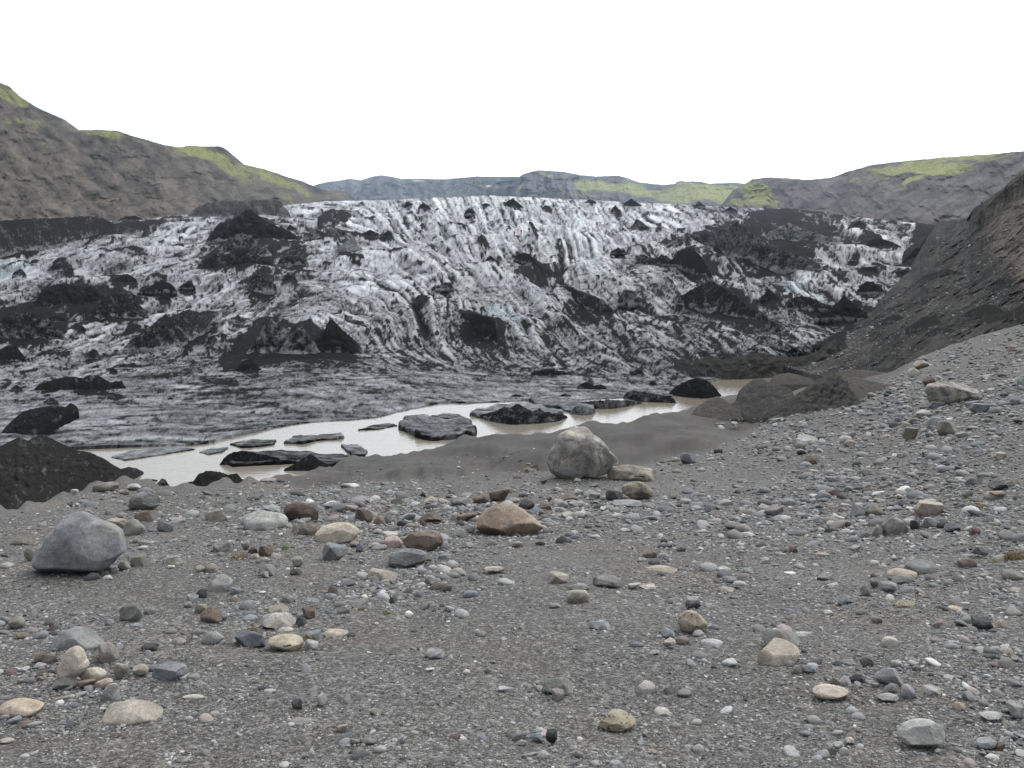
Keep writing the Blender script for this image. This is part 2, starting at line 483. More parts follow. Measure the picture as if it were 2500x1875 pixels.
# eroded relief on the sand bank
def sand_amount(px, py):
    edge = poly([(-900, 0), (600, 0), (650, 1175), (740, 1190), (850, 1185), (1000, 1175), (1200, 1165), (1350, 1150), (1520, 1150), (1620, 1120), (1740, 1095), (1880, 1040), (1960, 1010),
                 (2050, 985), (2150, 938), (2220, 892), (2270, 0)], px)
    return sstep(10, -14, py - edge + 10 * fbm(px * .02, py * .05, 3, 9))
sand = sand_amount(PXg, PYg)
gul = ridged(PXg * .016 + PYg * .02, PYg * .012, 4, 31)
roll = fbm(PG[..., 0] * .22, PG[..., 1] * .3, 3, 33)
PG[..., 2] += sand * (.04 * gul + .36 * roll + .015 * fbm(PXg * .06, PYg * .06, 3, 12)) * sstep(0, 22, PYg - cr) * sstep(0, 1, sand)
rows = [PG.reshape(-1, 3)]
back = []
last = PG[-1]
for d, z in ((.7, -.12), (2.2, -.9), (5.5, -3.2), (10, -6.5), (16, -9.5)):
    b = last.copy(); b[:, 1] += d; b[:, 0] *= (last[:, 1] + d) / last[:, 1]; b[:, 2] = np.maximum(last[:, 2] + z + .1 * fbm(pxs * .02, pxs * 0 + d, 2, 3), -9.5)
    back.append(b)
V = np.concatenate([PG, np.array(back)], 0)
sandv = np.concatenate([sand, np.ones((len(back), len(pxs))) * np.maximum(sand[-1], .5)], 0)
me = mesh_from('ground', V, grid_faces(V.shape[0], V.shape[1]), GROUND, {'sand': sandv})
link('ground', me, kind='structure')
# ground behind and beside the camera
ax = np.linspace(-60, 60, 121); ay = np.linspace(-60, 1.5, 62)
AX, AY = np.meshgrid(ax, ay)
AZ = -.03 + .05 * fbm(AX * .2, AY * .2, 3, 3) * sstep(0, -6, AY) - .0 * AX
me = mesh_from('ground_behind', np.stack([AX, AY, AZ], -1), grid_faces(62, 121), GROUND, {'sand': np.zeros(AX.size)})
link('ground', me, kind='structure')

# ------------------------------------------------------------------ lake
x = np.linspace(-140, 140, 71); y = np.linspace(19, 110, 46)
X, Y = np.meshgrid(x, y)
me = mesh_from('lake_water', np.stack([X, Y, np.full(X.shape, WATER)], -1), grid_faces(46, 71), WATM)
link('lake_water', me, kind='structure')
# ------------------------------------------------------------------ glacier
GL_TOP = [(-500, 560), (0, 545), (207, 535), (277, 540), (457, 524), (707, 500), (800, 491), (954, 488), (1069, 482), (1184, 478), (1300, 482), (1415, 487),
          (1530, 494), (1650, 498), (1824, 507), (1925, 509), (2007, 517), (2088, 529), (2227, 544), (2400, 560), (3000, 600)]
GL_TOE = [(-500, 1110), (0, 1108), (120, 1140), (250, 1138), (380, 1122), (481, 1098), (557, 1082), (640, 1072), (692, 1066), (800, 1049), (902, 1031), (1044, 1010), (1105, 1001), (1146, 1008), (1180, 1000),
          (1260, 985), (1330, 985), (1390, 1006), (1451, 1006), (1470, 990), (1565, 982), (1580, 972), (1650, 978), (1700, 955), (1790, 930), (1850, 915), (2000, 900), (3000, 880)]
# forward distance at pixel rows, for a few columns
GY = {-500: [(1110, 0), (900, 72), (760, 98), (620, 170), (560, 250)],
      0: [(1110, 0), (1000, 56), (900, 76), (800, 104), (700, 150), (620, 215), (545, 330)],
      500: [(1090, 0), (1000, 58), (900, 79), (800, 108), (700, 160), (600, 250), (520, 430)],
      900: [(1050, 0), (980, 64), (900, 80), (800, 112), (720, 150), (640, 200), (560, 290), (486, 560)],
      1250: [(1000, 0), (930, 70), (860, 90), (800, 112), (700, 160), (620, 225), (565, 275), (520, 370), (480, 560)],
      1600: [(980, 0), (930, 68), (860, 84), (800, 104), (700, 150), (620, 220), (560, 320), (495, 560)],
      2000: [(905, 0), (850, 78), (800, 95), (700, 140), (620, 215), (560, 330), (515, 520)],
      3000: [(880, 0), (800, 92), (700, 130), (600, 220), (560, 300)]}
HX = np.arange(-500, 3001, 25.0); HY = np.arange(460, 1161, 5.0)
_gt = {}
for c, kn in GY.items():
    toe = float(poly(GL_TOE, c))
    a = np.array([(toe, float(y_water(toe)) + .6)] + [k for k in kn if k[1] > 0 and k[0] < toe - 12])
    a = a[::-1]
    v = np.interp(HY, a[:, 0], np.log(a[:, 1]))
    lo = HY < a[0, 0]; v[lo] = np.log(a[0, 1]) - .009 * (HY[lo] - a[0, 0])
    _gt[c] = v
cs = sorted(_gt)
GTAB = np.zeros((len(HY), len(HX)))
for j, px in enumerate(HX):
    k = min(max(np.searchsorted(cs, px), 1), len(cs) - 1)
    t = (px - cs[k - 1]) / (cs[k] - cs[k - 1]); t = t * t * (3 - 2 * t)
    GTAB[:, j] = _gt[cs[k - 1]] * (1 - t) + _gt[cs[k]] * t
GTAB = smooth(smooth(GTAB, 4, 0), 4, 1)
def y_glac(px, py): return np.exp(bil(GTAB, HX, HY, px, py))

# flow field by which dirt bands and crevasses are combed (direction measured in the picture plane of the table)
FL = [(100, 620, -12), (300, 700, -18), (500, 600, -14), (100, 800, -16), (300, 820, -20), (100, 950, -12), (600, 1000, -4), (300, 1020, 2), (900, 960, 6), (1150, 930, 8),
      (1000, 540, 60), (1150, 540, 72), (1280, 540, 70), (1450, 540, 55), (1600, 540, 25), (850, 560, 10), (760, 530, 5), (900, 670, 8), (820, 740, 12), (950, 760, 50), (1030, 800, 80),
      (1080, 760, 95), (980, 820, 60), (880, 820, 30), (800, 850, 15), (1200, 680, 40), (1200, 780, 45), (1300, 620, 35), (1370, 650, 88), (1400, 740, 42), (1500, 820, 42), (1350, 850, 45),
      (1600, 700, 32), (1750, 750, 35), (1850, 650, 28), (1950, 620, 20), (2050, 680, 28), (2100, 580, 5), (2000, 540, 8), (1700, 860, 28), (650, 760, -35), (700, 830, -30), (550, 740, -20),
      (720, 640, -10), (600, 890, -5), (1650, 600, 35), (1000, 900, 15), (1250, 920, 22), (1450, 920, 12), (1900, 800, 25), (1180, 850, 60), (1850, 740, 75), (1000, 620, 30)]
LX = np.arange(-300, 2521, 2.0); LY = np.arange(466, 1150, 2.0)
gx, gy = np.meshgrid(LX[::8], LY[::8])
num = 0; den = 0; sn = 0
for (fx, fy, an) in FL:
    w = 1 / (((gx - fx) ** 2 + 2.2 * (gy - fy) ** 2) + 900) ** 1.6
    num = num + w * math.cos(2 * math.radians(an)); sn = sn + w * math.sin(2 * math.radians(an))
ang = .5 * np.arctan2(sn, num) + .22 * fbm(gx * .012, gy * .02, 3, 77)
c2 = np.cos(2 * ang); s2 = np.sin(2 * ang)
LXX, LYY = np.meshgrid(LX, LY)
c2 = bil(c2, LX[::8], LY[::8], LXX, LYY); s2 = bil(s2, LX[::8], LY[::8], LXX, LYY)
ANG = .5 * np.arctan2(s2, c2)
DX, DY = np.cos(ANG), np.sin(ANG)
def lic(src, steps):
    H, Wd = src.shape
    acc = src.copy(); wsum = 1.0
    for sgn in (1, -1):
        x = np.broadcast_to(np.arange(Wd, dtype=float), src.shape).copy(); y = np.broadcast_to(np.arange(H, dtype=float)[:, None], src.shape).copy()
        pdx, pdy = DX * sgn, DY * sgn
        for k in range(steps):
            x += pdx; y += pdy
            xi = np.clip(x.astype(int), 0, Wd - 1); yi = np.clip(y.astype(int), 0, H - 1)
            w = 1 - (k + 1) / (steps + 1)
            acc += w * src[yi, xi]
            nx, ny = DX[yi, xi], DY[yi, xi]
            s = np.sign(nx * pdx + ny * pdy); s[s == 0] = 1
            pdx, pdy = nx * s, ny * s
        wsum += steps / 2
    acc = acc - acc.mean()
    return acc / (acc.std() + 1e-9)
wnz = RNG.normal(size=LXX.shape)
licF = lic(wnz, 10)
licM = lic(smooth(smooth(RNG.normal(size=LXX.shape), 2, 0), 2, 1), 11)
licC = lic(smooth(smooth(RNG.normal(size=LXX.shape), 5, 0), 5, 1), 16)
licL = lic(smooth(smooth(RNG.normal(size=LXX.shape), 13, 0), 13, 1), 34)
crk = fbm(LXX * .03 + 1.2 * fbm(LXX * .01, LYY * .02, 2, 5), LYY * .05, 4, 55)
crack = np.exp(-(crk / .05) ** 2)

# how clean the ice is, from place to place
CL = [(1200, 500, .95), (850, 495, .88), (800, 530, .72), (1000, 530, .8), (1250, 560, .8), (1450, 520, .8), (1650, 520, .85), (1700, 560, .72), (900, 680, .82), (1050, 620, .74), (1250, 720, .68), (1450, 620, .78),
      (1400, 700, .68), (1600, 640, .68), (1500, 780, .5), (1600, 760, .45), (600, 640, .7), (500, 570, .72), (150, 640, .66), (60, 640, .8), (300, 680, .55), (420, 740, .6), (600, 760, .58), (850, 780, .68), (950, 840, .5), (750, 740, .62), (100, 880, .62), (250, 860, .62),
      (330, 830, .6), (500, 850, .42), (700, 900, .33), (850, 900, .38), (400, 930, .33), (1000, 930, .33), (1200, 900, .33), (1350, 850, .42), (1500, 900, .34), (1700, 900, .34), (1000, 1000, .42), (1200, 950, .46), (1400, 960, .42),
      (1900, 700, .45), (1980, 720, .62), (2060, 620, .66), (2150, 575, .6), (2100, 530, .55), (2000, 545, .42), (1800, 580, .38), (1900, 560, .3), (2000, 780, .45), (1850, 830, .38), (1750, 780, .34), (60, 1030, .45), (300, 1010, .36), (260, 1020, .52), (600, 1040, .3), (700, 1000, .3),
      (1250, 800, .58), (1150, 780, .55), (1330, 770, .62), (1700, 690, .55), (1800, 740, .42), (2080, 680, .6), (550, 960, .3), (150, 740, .35), (300, 640, .6), (1850, 520, .5), (1900, 600, .32), (1770, 620, .32), (2180, 600, .6)]
num = 0; den = 0
for (fx, fy, v) in CL:
    w = 1 / (((gx - fx) ** 2 + 3 * (gy - fy) ** 2) + 500) ** 1.8
    num = num + w * v; den = den + w
clean0 = bil(num / den, LX[::8], LY[::8], LXX, LYY)
# dirt spread over the ice, and one hollow's painted shade, as outlines
DIRT_SHADE = [('a', [(-400, 1010), (0, 1010), (540, 985), (720, 1030), (1000, 1020), (870, 1080), (600, 1140), (350, 1180), (0, 1260), (-400, 1330)], 1.0),
 ('a', [(760, 1010), (1190, 975), (1200, 1010), (900, 1090), (780, 1060)], .6),
 ('a', [(1310, 1120), (1560, 960), (1700, 1010), (1930, 1140), (1960, 1230), (1900, 1300), (1700, 1330), (1400, 1310), (1240, 1290)], .75),
 ('a', [(1500, 1330), (1900, 1310), (1960, 1350), (1860, 1420), (1600, 1431)], .6),
 ('d', [(-300, 340), (200, 330), (480, 240), (700, 250), (860, 300), (700, 440), (520, 430), (480, 340), (180, 370), (390, 420), (390, 520), (200, 600), (0, 560), (-300, 560)], .85),
 ('d', [(400, 380), (520, 400), (560, 440), (420, 500), (380, 460)], .6),
 ('d', [(1430, 480), (1560, 410), (1700, 450), (1830, 460), (2014, 560), (2014, 640), (1700, 680), (1300, 740), (1250, 660), (1340, 600)], .8),
 ('d', [(0, 770), (180, 770), (330, 880), (300, 920), (0, 930)], .55),
 ('m', [(1300, 300), (1900, 340), (1850, 470), (1500, 480), (1400, 420)], .5),
 ('m', [(500, 780), (700, 740), (1300, 700), (1420, 740), (1250, 880), (1000, 920), (700, 830)], .55),
 ('b', [(-40, 420), (200, 450), (160, 500), (0, 600), (-60, 600)], .7), ('b', [(0, 570), (420, 575), (400, 600), (0, 605)], .7),
 ('b', [(1210, 575), (1300, 570), (1460, 600), (1400, 620), (1330, 670), (1200, 670), (1160, 620)], .5),
 ('b', [(1180, 690), (1300, 700), (1450, 865), (1330, 800), (1250, 740)], .9), ('b', [(1480, 890), (1700, 960), (1850, 1080), (1800, 1120), (1700, 1110), (1600, 1020)], .85),
 ('b', [(1820, 960), (1900, 930), (1990, 980), (1950, 1020), (1850, 1000)], .7), ('b', [(810, 1100), (900, 1075), (1060, 1130), (1170, 1180), (1080, 1270), (980, 1250), (880, 1170)], .75),
 ('b', [(1200, 1070), (1320, 1090), (1500, 1150), (1650, 1240), (1500, 1230), (1400, 1150), (1230, 1100)], .55), ('b', [(1180, 820), (1350, 880), (1500, 900), (1440, 900), (1300, 870)], .5),
 ('b', [(1280, 920), (1400, 960), (1480, 1050), (1380, 1010)], .5), ('b', [(550, 960), (640, 985), (600, 1080), (570, 1050)], .9), ('b', [(600, 1180), (650, 1190), (640, 1230), (610, 1220)], .8),  # second outline: the shade inside an ice hole, painted as a dark patch
 ('b', [(690, 900), (790, 870), (760, 930), (690, 930)], .6), ('b', [(1450, 620), (1490, 640), (1490, 860), (1460, 870)], .6), ('b', [(700, 1200), (860, 1180), (860, 1260), (740, 1260)], .5),
 ('b', [(240, 870), (440, 890), (420, 910), (180, 840)], .5), ('b', [(1700, 680), (2212, 620), (2212, 800), (2050, 770), (1900, 700)], .55),
 ('c', [(0, 640), (300, 590), (490, 520), (620, 600), (960, 740), (980, 830), (760, 850), (500, 760), (300, 640), (60, 690)], .72),
 ('c', [(80, 740), (210, 675), (350, 850), (200, 810)], .8), ('c', [(130, 990), (340, 870), (500, 960), (760, 1150), (700, 1170), (400, 1080), (150, 1030)], .8),
 ('c', [(560, 460), (900, 430), (1100, 560), (1000, 640), (640, 590), (540, 540)], .7), ('c', [(950, 440), (1180, 490), (1050, 530), (900, 490)], .5),
 ('c', [(1000, 660), (1260, 600), (1480, 650), (1460, 680), (1250, 660), (1100, 720), (1000, 700)], .55), ('c', [(1150, 800), (1370, 780), (1390, 850), (1200, 850)], .6),
 ('c', [(940, 1090), (1120, 960), (1300, 1080), (1100, 1110)], .8), ('c', [(380, 1160), (720, 1110), (780, 1200), (620, 1180)], .6), ('c', [(0, 1330), (120, 1300), (400, 1310), (100, 1400), (0, 1420)], .5),
 ('c', [(1200, 1090), (1500, 900), (1560, 820), (1480, 780), (1560, 520), (1700, 500), (2212, 500), (2212, 1300), (900, 1300)], .85),
 ('c', [(100, 1140), (160, 1120), (170, 1220), (100, 1240)], .6), ('c', [(740, 840), (800, 900), (760, 1000), (720, 940)], .4)]
CONES = [
 ('m', [(400, 385), (480, 330), (500, 270), (560, 250), (640, 235), (720, 180), (760, 150), (800, 125), (840, 125), (900, 170), (960, 220), (1040, 260), (1120, 300), (1180, 320), (1260, 360), (1340, 440)], 440, .1, 'tallest black cone, a broad tent shape under the grey debris hill'),
 ('m', [(300, 655), (380, 610), (450, 570), (520, 538), (580, 565), (620, 550), (680, 510), (740, 490), (820, 500), (900, 560), (960, 590), (1010, 610), (1080, 650), (1120, 700)], 715, .2, 'long black ridge with a low peak at its left end, below the tallest cone'),
 ('m', [(1090, 600), (1150, 560), (1220, 510), (1280, 490), (1340, 540), (1395, 570), (1400, 610)], 655, .3, 'black streaked dome down the slope from the tallest cone, beside clean ice'),
 ('m', [(760, 810), (820, 760), (900, 715), (960, 740), (1010, 800), (1080, 850), (1115, 900)], 912, .35, 'speckled black mound under the long ridge, above the grey gully'),
 ('m', [(1130, 790), (1180, 740), (1220, 750), (1270, 790), (1300, 810)], 822, .15, 'small black pyramid beside the speckled mound under the long ridge'),
 ('m', [(520, 440), (620, 405), (700, 365), (760, 350), (880, 420), (1000, 500), (1040, 560)], 565, .4, 'black shoulder of debris halfway between the tallest cone and long ridge'),
 ('m', [(1180, 312), (1215, 268), (1250, 290), (1285, 315)], 322, .1, 'tiny black tooth just beyond the right foot of the tallest cone'),
 ('m', [(1340, 400), (1400, 350), (1440, 310), (1500, 320), (1560, 350), (1600, 300), (1680, 300), (1760, 345), (1790, 380)], 400, .45, 'ragged black band with two humps on white ice right of the tallest cone'),
 ('m', [(1630, 500), (1700, 470), (1750, 440), (1810, 385), (1850, 420), (1900, 490), (1930, 540)], 560, .75, 'grey pointed cone dusted with ash beside smooth white ice'),
 ('m', [(790, 1350), (850, 1280), (930, 1240), (980, 1180), (1020, 1160), (1060, 1200), (1100, 1235), (1160, 1260), (1200, 1290), (1260, 1260), (1330, 1200), (1400, 1220), (1470, 1250), (1520, 1320)], 1520, .4, 'wide craggy black hill with a blunt peak, joined to the sharp pyramid'),
 ('m', [(1380, 1340), (1450, 1260), (1500, 1220), (1560, 1160), (1590, 1155), (1640, 1200), (1720, 1280), (1800, 1350), (1870, 1420), (1915, 1475)], 1520, .0, 'sharp smooth black pyramid at the right end of the craggy hill'),
 ('d', [(1340, 740), (1380, 690), (1420, 660), (1450, 650), (1480, 675), (1500, 700), (1525, 730)], 745, .1, 'black cone standing alone below the craggy hill'),
 ('d', [(1180, 560), (1215, 520), (1245, 515), (1270, 560)], 585, .3, 'small rough black peak between the long serrated ridge and craggy hill'),
 ('d', [(715, 585), (780, 530), (860, 480), (920, 420), (960, 395), (990, 410), (1050, 380), (1100, 368), (1150, 385), (1200, 375), (1240, 378), (1285, 378)], [(715, 595), (900, 605), (1100, 570), (1180, 520), (1230, 440), (1290, 382)], .25, 'long serrated black ridge with an overhanging dark front'),
 ('d', [(600, 215), (660, 190), (740, 162), (780, 185), (805, 207)], 225, .05, 'smooth black hump at the upper end of the dark chain on the left ice'),
 ('d', [(790, 275), (860, 240), (900, 210), (940, 195), (980, 215), (1025, 242)], 268, .05, 'rounded black cone at the right end of the dark chain on the left ice'),
 ('d', [(1035, 238), (1070, 215), (1090, 200), (1120, 225), (1132, 238)], 245, .05, 'little black cone just right of the rounded one ending the dark chain'),
 ('d', [(905, 317), (940, 285), (960, 278), (995, 308)], 320, .05, 'small black point below the rounded cone that ends the dark chain'),
 ('d', [(855, 190), (890, 165), (940, 170), (965, 182)], 192, .1, 'low black wedge above the rounded cone that ends the dark chain'),
 ('d', [(175, 335), (230, 260), (300, 230), (360, 215), (420, 225), (480, 235), (560, 240), (645, 262)], 365, .1, 'long flat-topped black ridge, upper left link of the dark chain'),
 ('d', [(500, 380), (560, 320), (620, 285), (700, 270), (780, 285), (870, 310)], 425, .25, 'jagged black mass, middle link of the dark chain on the left ice'),
 ('d', [(-160, 450), (0, 420), (60, 400), (130, 385), (200, 390), (260, 410), (300, 440), (340, 460), (395, 495)], 555, .3, 'sprawling black debris field mound at the picture\'s left edge'),
 ('d', [(270, 425), (310, 402), (345, 405), (385, 425)], 440, .1, 'thin black crest behind the sprawling debris mound at the left edge'),
 ('d', [(-90, 640), (0, 600), (40, 578), (75, 572), (110, 590), (155, 625)], 668, .0, 'smooth rounded black hill cut off by the left edge, on grey ice'),
 ('d', [(170, 850), (230, 800), (320, 770), (400, 755), (480, 765), (520, 745), (570, 750), (640, 790), (700, 780), (750, 802)], 852, .15, 'low wide black ridge nearest the toe on the left side of the glacier'),
 ('d', [(50, 840), (90, 805), (110, 812), (140, 842)], 852, .15, 'small black cone left of the low wide ridge near the toe'),
 ('d', [(240, 910), (290, 878), (320, 890), (350, 915)], 925, .2, 'small black cone in front of the low wide ridge near the toe'),
 ('d', [(1140, 800), (1190, 775), (1250, 770), (1290, 790), (1330, 765), (1380, 770), (1405, 812)], 825, .3, 'twin low black humps on flat grey ice below the lone cone'),
 ('d', [(620, 745), (650, 705), (690, 730)], 745, .1, 'first of three tiny black cones in a row on the lower left ice'),
 ('d', [(688, 705), (718, 680), (745, 700)], 708, .1, 'second of three tiny black cones in a row on the lower left ice'),
 ('d', [(742, 702), (770, 683), (822, 697)], 707, .15, 'third, flattest of the tiny black cones in a row on lower left ice'),
 ('d', [(488, 645), (530, 598), (565, 600), (592, 645)], 657, .3, 'rough black knob left of the three tiny cones in a row'),
 ('d', [(440, 505), (480, 463), (512, 492)], 507, .3, 'small black peak left of the long serrated ridge'),
 ('d', [(1060, 600), (1085, 572), (1115, 585)], 602, .3, 'black speck of a cone at the foot of the long serrated ridge'),
 ('d', [(1850, 715), (1875, 685), (1915, 718)], 720, .1, 'tiny black cone alone on striped grey ice below the pyramid'),
 ('d', [(950, 915), (972, 892), (1005, 915)], 918, .1, 'tiny black cone on the striped flat ice near the toe'),
 ('a', [(800, 1218), (850, 1180), (900, 1205), (930, 1218)], 1224, .05, 'black cone on the upper left ice stripe, right of a thin dark band'),
 ('a', [(1095, 1172), (1130, 1155), (1165, 1172)], 1175, .05, 'tiny black cone near the foot of the tallest cone, on white ice'),
 ('a', [(290, 1330), (340, 1290), (400, 1260), (475, 1295)], 1335, .3, 'soft-edged black mound on the white ice stripe at upper left'),
 ('a', [(165, 1298), (205, 1265), (245, 1292)], 1303, .1, 'neat small black cone on the white ice stripe at upper left'),
 ('a', [(75, 1345), (130, 1315), (170, 1345)], 1362, .25, 'small dark mound below the neat cone at upper left'),
 ('a', [(625, 1222), (700, 1202), (760, 1200), (805, 1218)], 1228, .2, 'thin dark band of debris on the upper left ice stripe'),
 ('a', [(750, 1005), (800, 985), (860, 980), (905, 998)], 1006, .1, 'low black swell where the hillside meets the ice'),
 ('b', [(1105, 402), (1140, 370), (1175, 347), (1210, 375), (1245, 408)], 408, .1, 'black peak breaking the glacier\'s skyline above the icefall'),
 ('b', [(565, 405), (605, 372), (640, 395), (668, 428)], 428, .05, 'lopsided black cone high on the ice, left of the skyline peak'),
 ('b', [(487, 390), (515, 370), (553, 397)], 399, .05, 'small black wedge on the horizon ice beside the lopsided cone'),
 ('b', [(775, 540), (830, 500), (895, 522)], 535, .2, 'flat black cap at the top of the icefall'),
 ('b', [(578, 525), (600, 490), (625, 535)], 538, .2, 'narrow black spike on the icefall\'s left side'),
 ('b', [(865, 440), (900, 408), (938, 445)], 452, .3, 'grey-black knob at the head of the icefall'),
 ('b', [(960, 400), (1000, 380), (1030, 385)], 405, .2, 'low black lump between the knob and the skyline peak'),
 ('b', [(1915, 522), (1960, 478), (2000, 500), (2055, 545)], 548, .25, 'black cone right of the people, on smooth grey ice'),
 ('b', [(1875, 385), (1930, 350), (2000, 400)], 402, .15, 'black peak at the right end of the glacier horizon'),
 ('b', [(1635, 374), (1665, 355), (1705, 374)], 380, .1, 'small black bump on the glacier horizon right of the skyline peak'),
 ('b', [(1355, 415), (1385, 390), (1425, 425)], 428, .2, 'small black cone on the ridge right of the skyline peak'),
 ('b', [(1795, 402), (1830, 393), (1865, 440)], 440, .2, 'slanting black fin near the right end of the horizon'),
 ('b', [(350, 582), (385, 550), (422, 587)], 590, .05, 'crisp little black cone above the smooth white shelf'),
 ('b', [(195, 580), (270, 550), (335, 575)], 592, .25, 'low black saddle left of the crisp little cone'),
 ('b', [(375, 705), (415, 660), (475, 720)], 722, .35, 'black and grey cone on the smooth white shelf'),
 ('b', [(945, 635), (985, 600), (1025, 645)], 655, .3, 'grey cone below the red-jacketed walker'),
 ('b', [(945, 785), (1000, 747), (1060, 770), (1100, 788)], 792, .15, 'black hump in the middle of the grey ice, lower of two'),
 ('b', [(1000, 738), (1035, 712), (1072, 742)], 746, .25, 'black hump in the middle of the grey ice, upper of two'),
 ('b', [(1180, 725), (1250, 690), (1290, 710), (1340, 770), (1400, 820), (1455, 868)], [(1180, 730), (1290, 775), (1400, 855), (1460, 874)], .1, 'slanting black streak running down right below the people'),
 ('b', [(1480, 895), (1560, 915), (1620, 960), (1700, 970), (1760, 1000), (1845, 1095)], [(1480, 905), (1600, 1015), (1720, 1105), (1850, 1110)], .3, 'broad slanting black debris band in mid glacier'),
 ('b', [(1835, 965), (1900, 930), (1950, 940), (1995, 990)], 1018, .35, 'black tuft of debris right of the broad slanting band'),
 ('b', [(1795, 690), (1840, 665), (1905, 692)], 697, .15, 'low black crest right of the streak below the people'),
 ('b', [(1945, 720), (2010, 705), (2060, 740), (2110, 720), (2150, 712), (2212, 760)], 772, .25, 'double-peaked black ridge below the cone right of the people'),
 ('b', [(808, 1112), (860, 1080), (950, 1082), (1050, 1118), (1150, 1178)], [(808, 1118), (900, 1195), (1000, 1255), (1080, 1275), (1155, 1186)], .1, 'black crescent capping a blue-white ice wall'),
 ('b', [(685, 915), (740, 885), (805, 870)], 925, .4, 'small black ledge above the dark hollow in the ice'),
 ('c', [(60, 660), (130, 620), (200, 600), (330, 590), (420, 560), (490, 515), (560, 580), (620, 620), (700, 680), (800, 700), (900, 740), (965, 785)], [(60, 680), (250, 645), (350, 690), (600, 790), (965, 835)], .4, 'great dark ridge striped with ice on the right half of the glacier'),
 ('c', [(640, 605), (700, 570), (800, 525), (880, 560), (1000, 600), (1110, 625)], 645, .55, 'grey-black dome behind the great dark ridge'),
 ('c', [(80, 745), (140, 690), (210, 675), (260, 710), (320, 780), (350, 855)], [(80, 765), (200, 815), (350, 862)], .05, 'black peak with a steep slanting foot, left of the great dark ridge'),
 ('c', [(120, 985), (210, 930), (270, 900), (340, 872), (400, 910), (480, 960), (560, 1030), (620, 1060), (710, 1115)], [(120, 1005), (400, 1080), (710, 1130)], .25, 'large black mountain-shaped ridge in the lower right of the ice'),
 ('c', [(620, 968), (680, 918), (740, 975), (775, 1003)], 1004, .1, 'black cone just right of the mountain-shaped ridge'),
 ('c', [(775, 995), (860, 965), (930, 970), (1010, 1010), (1065, 1022)], 1045, .2, 'dark lens of debris under the pale ice arch'),
 ('c', [(955, 1088), (1050, 1040), (1100, 1000), (1130, 955), (1200, 1020), (1285, 1082)], 1100, .05, 'steep black cone beside the rubble slope'),
 ('c', [(1205, 912), (1270, 875), (1310, 880), (1380, 932)], 948, .1, 'black mound above the steep cone beside the rubble slope'),
 ('c', [(1175, 835), (1250, 790), (1340, 790), (1365, 845)], 856, .15, 'flat-topped black heap on pale ice near the rubble slope'),
 ('c', [(1062, 838), (1100, 788), (1155, 845)], 856, .5, 'grey pyramid left of the flat-topped heap'),
 ('c', [(1405, 885), (1450, 820), (1500, 810), (1555, 830)], 866, .1, 'black clump touching the edge of the rubble slope'),
 ('c', [(1165, 555), (1220, 510), (1275, 555)], 565, .05, 'pointed black cone on the far right ice stripes'),
 ('c', [(1385, 530), (1420, 505), (1458, 532)], 536, .1, 'low black triangle at the far right edge of the ice'),
 ('c', [(535, 562), (580, 530), (645, 565)], 575, .15, 'black dome beside a white ice cliff on the right'),
 ('c', [(415, 450), (450, 428), (492, 452)], 457, .05, 'right one of two small black peaks on the right horizon'),
 ('c', [(225, 432), (262, 395), (305, 430)], 434, .35, 'left one of two small black peaks on the right horizon'),
 ('c', [(1255, 640), (1340, 612), (1440, 650), (1475, 668)], 676, .1, 'long low black bar on the right ice stripes'),
 ('c', [(1250, 588), (1275, 575), (1300, 590)], 597, .1, 'tiny black cap above the long low bar'),
 ('c', [(900, 800), (980, 760), (1000, 790)], 805, .4, 'faint dark swell at the tail of the great dark ridge'),
 ('c', [(-10, 742), (40, 715), (78, 752)], 775, .2, 'black knob left of the peak with a slanting foot'),
 ('c', [(1165, 745), (1185, 735), (1205, 748)], 751, .1, 'tiny black dot of a cone on smooth right-hand ice'),
 ('c', [(640, 1160), (700, 1115), (760, 1170)], 1185, .3, 'ragged black cone near the toe, under the mountain-shaped ridge'),
 ('c', [(275, 1320), (300, 1295), (325, 1320)], 1330, .1, 'small black nub behind the brown moraine ridge'),
]
dirt = np.zeros(LXX.shape)
wx = LXX + 7 * fbm(LXX * .03, LYY * .05, 3, 61) + 2.0 * licM; wy = LYY + 4 * fbm(LXX * .03, LYY * .05, 3, 67) + 1.5 * licM
for c, pts, a in DIRT_SHADE:
    dirt = np.maximum(dirt, a * inside(cv(c, pts), wx, wy))
for c, cr_, bs, ice, lab in CONES:
    q_ = cv(c, cr_); w_ = q_[-1][0] - q_[0][0]; cx_ = (q_[-1][0] + q_[0][0]) / 2
    by_ = CR[c][1] + CR[c][2] * bs if np.isscalar(bs) else cv(c, bs)[len(bs) // 2][1]
    ty_ = min(p[1] for p in q_); hh_ = max(by_ - ty_, 6)
    for (ox, oy, sx, sy, aa) in ((0, -.1, .56, .5, .8), (.25, .2, .45, .35, .62), (-.3, .1, .4, .3, .55)):
        u_ = (wx - cx_ - ox * w_) / (sx * w_ + 5); v_ = (wy - by_ - oy * hh_ - .12 * (wx - cx_)) / (sy * hh_ + 3)
        dirt = np.maximum(dirt, aa * np.exp(-(u_ * u_ + v_ * v_) ** 1.3))
dirt = smooth(smooth(dirt, 2, 0), 3, 1)
BLUE = [('b', [(960, 1060), (1100, 1065), (1200, 1070), (1280, 1240), (1180, 1180), (1040, 1110)]), ('b', [(1150, 500), (1280, 520), (1250, 560), (1190, 560)]), ('b', [(1560, 440), (1640, 470), (1640, 500), (1560, 500)]),
        ('c', [(740, 840), (880, 880), (1080, 990), (930, 980), (780, 960)]), ('a', [(0, 1280), (200, 1290), (180, 1340), (0, 1370)]), ('c', [(600, 470), (680, 480), (650, 500)]), ('b', [(1650, 680), (1720, 720), (1700, 880), (1640, 800)])]
blue = np.zeros(LXX.shape)
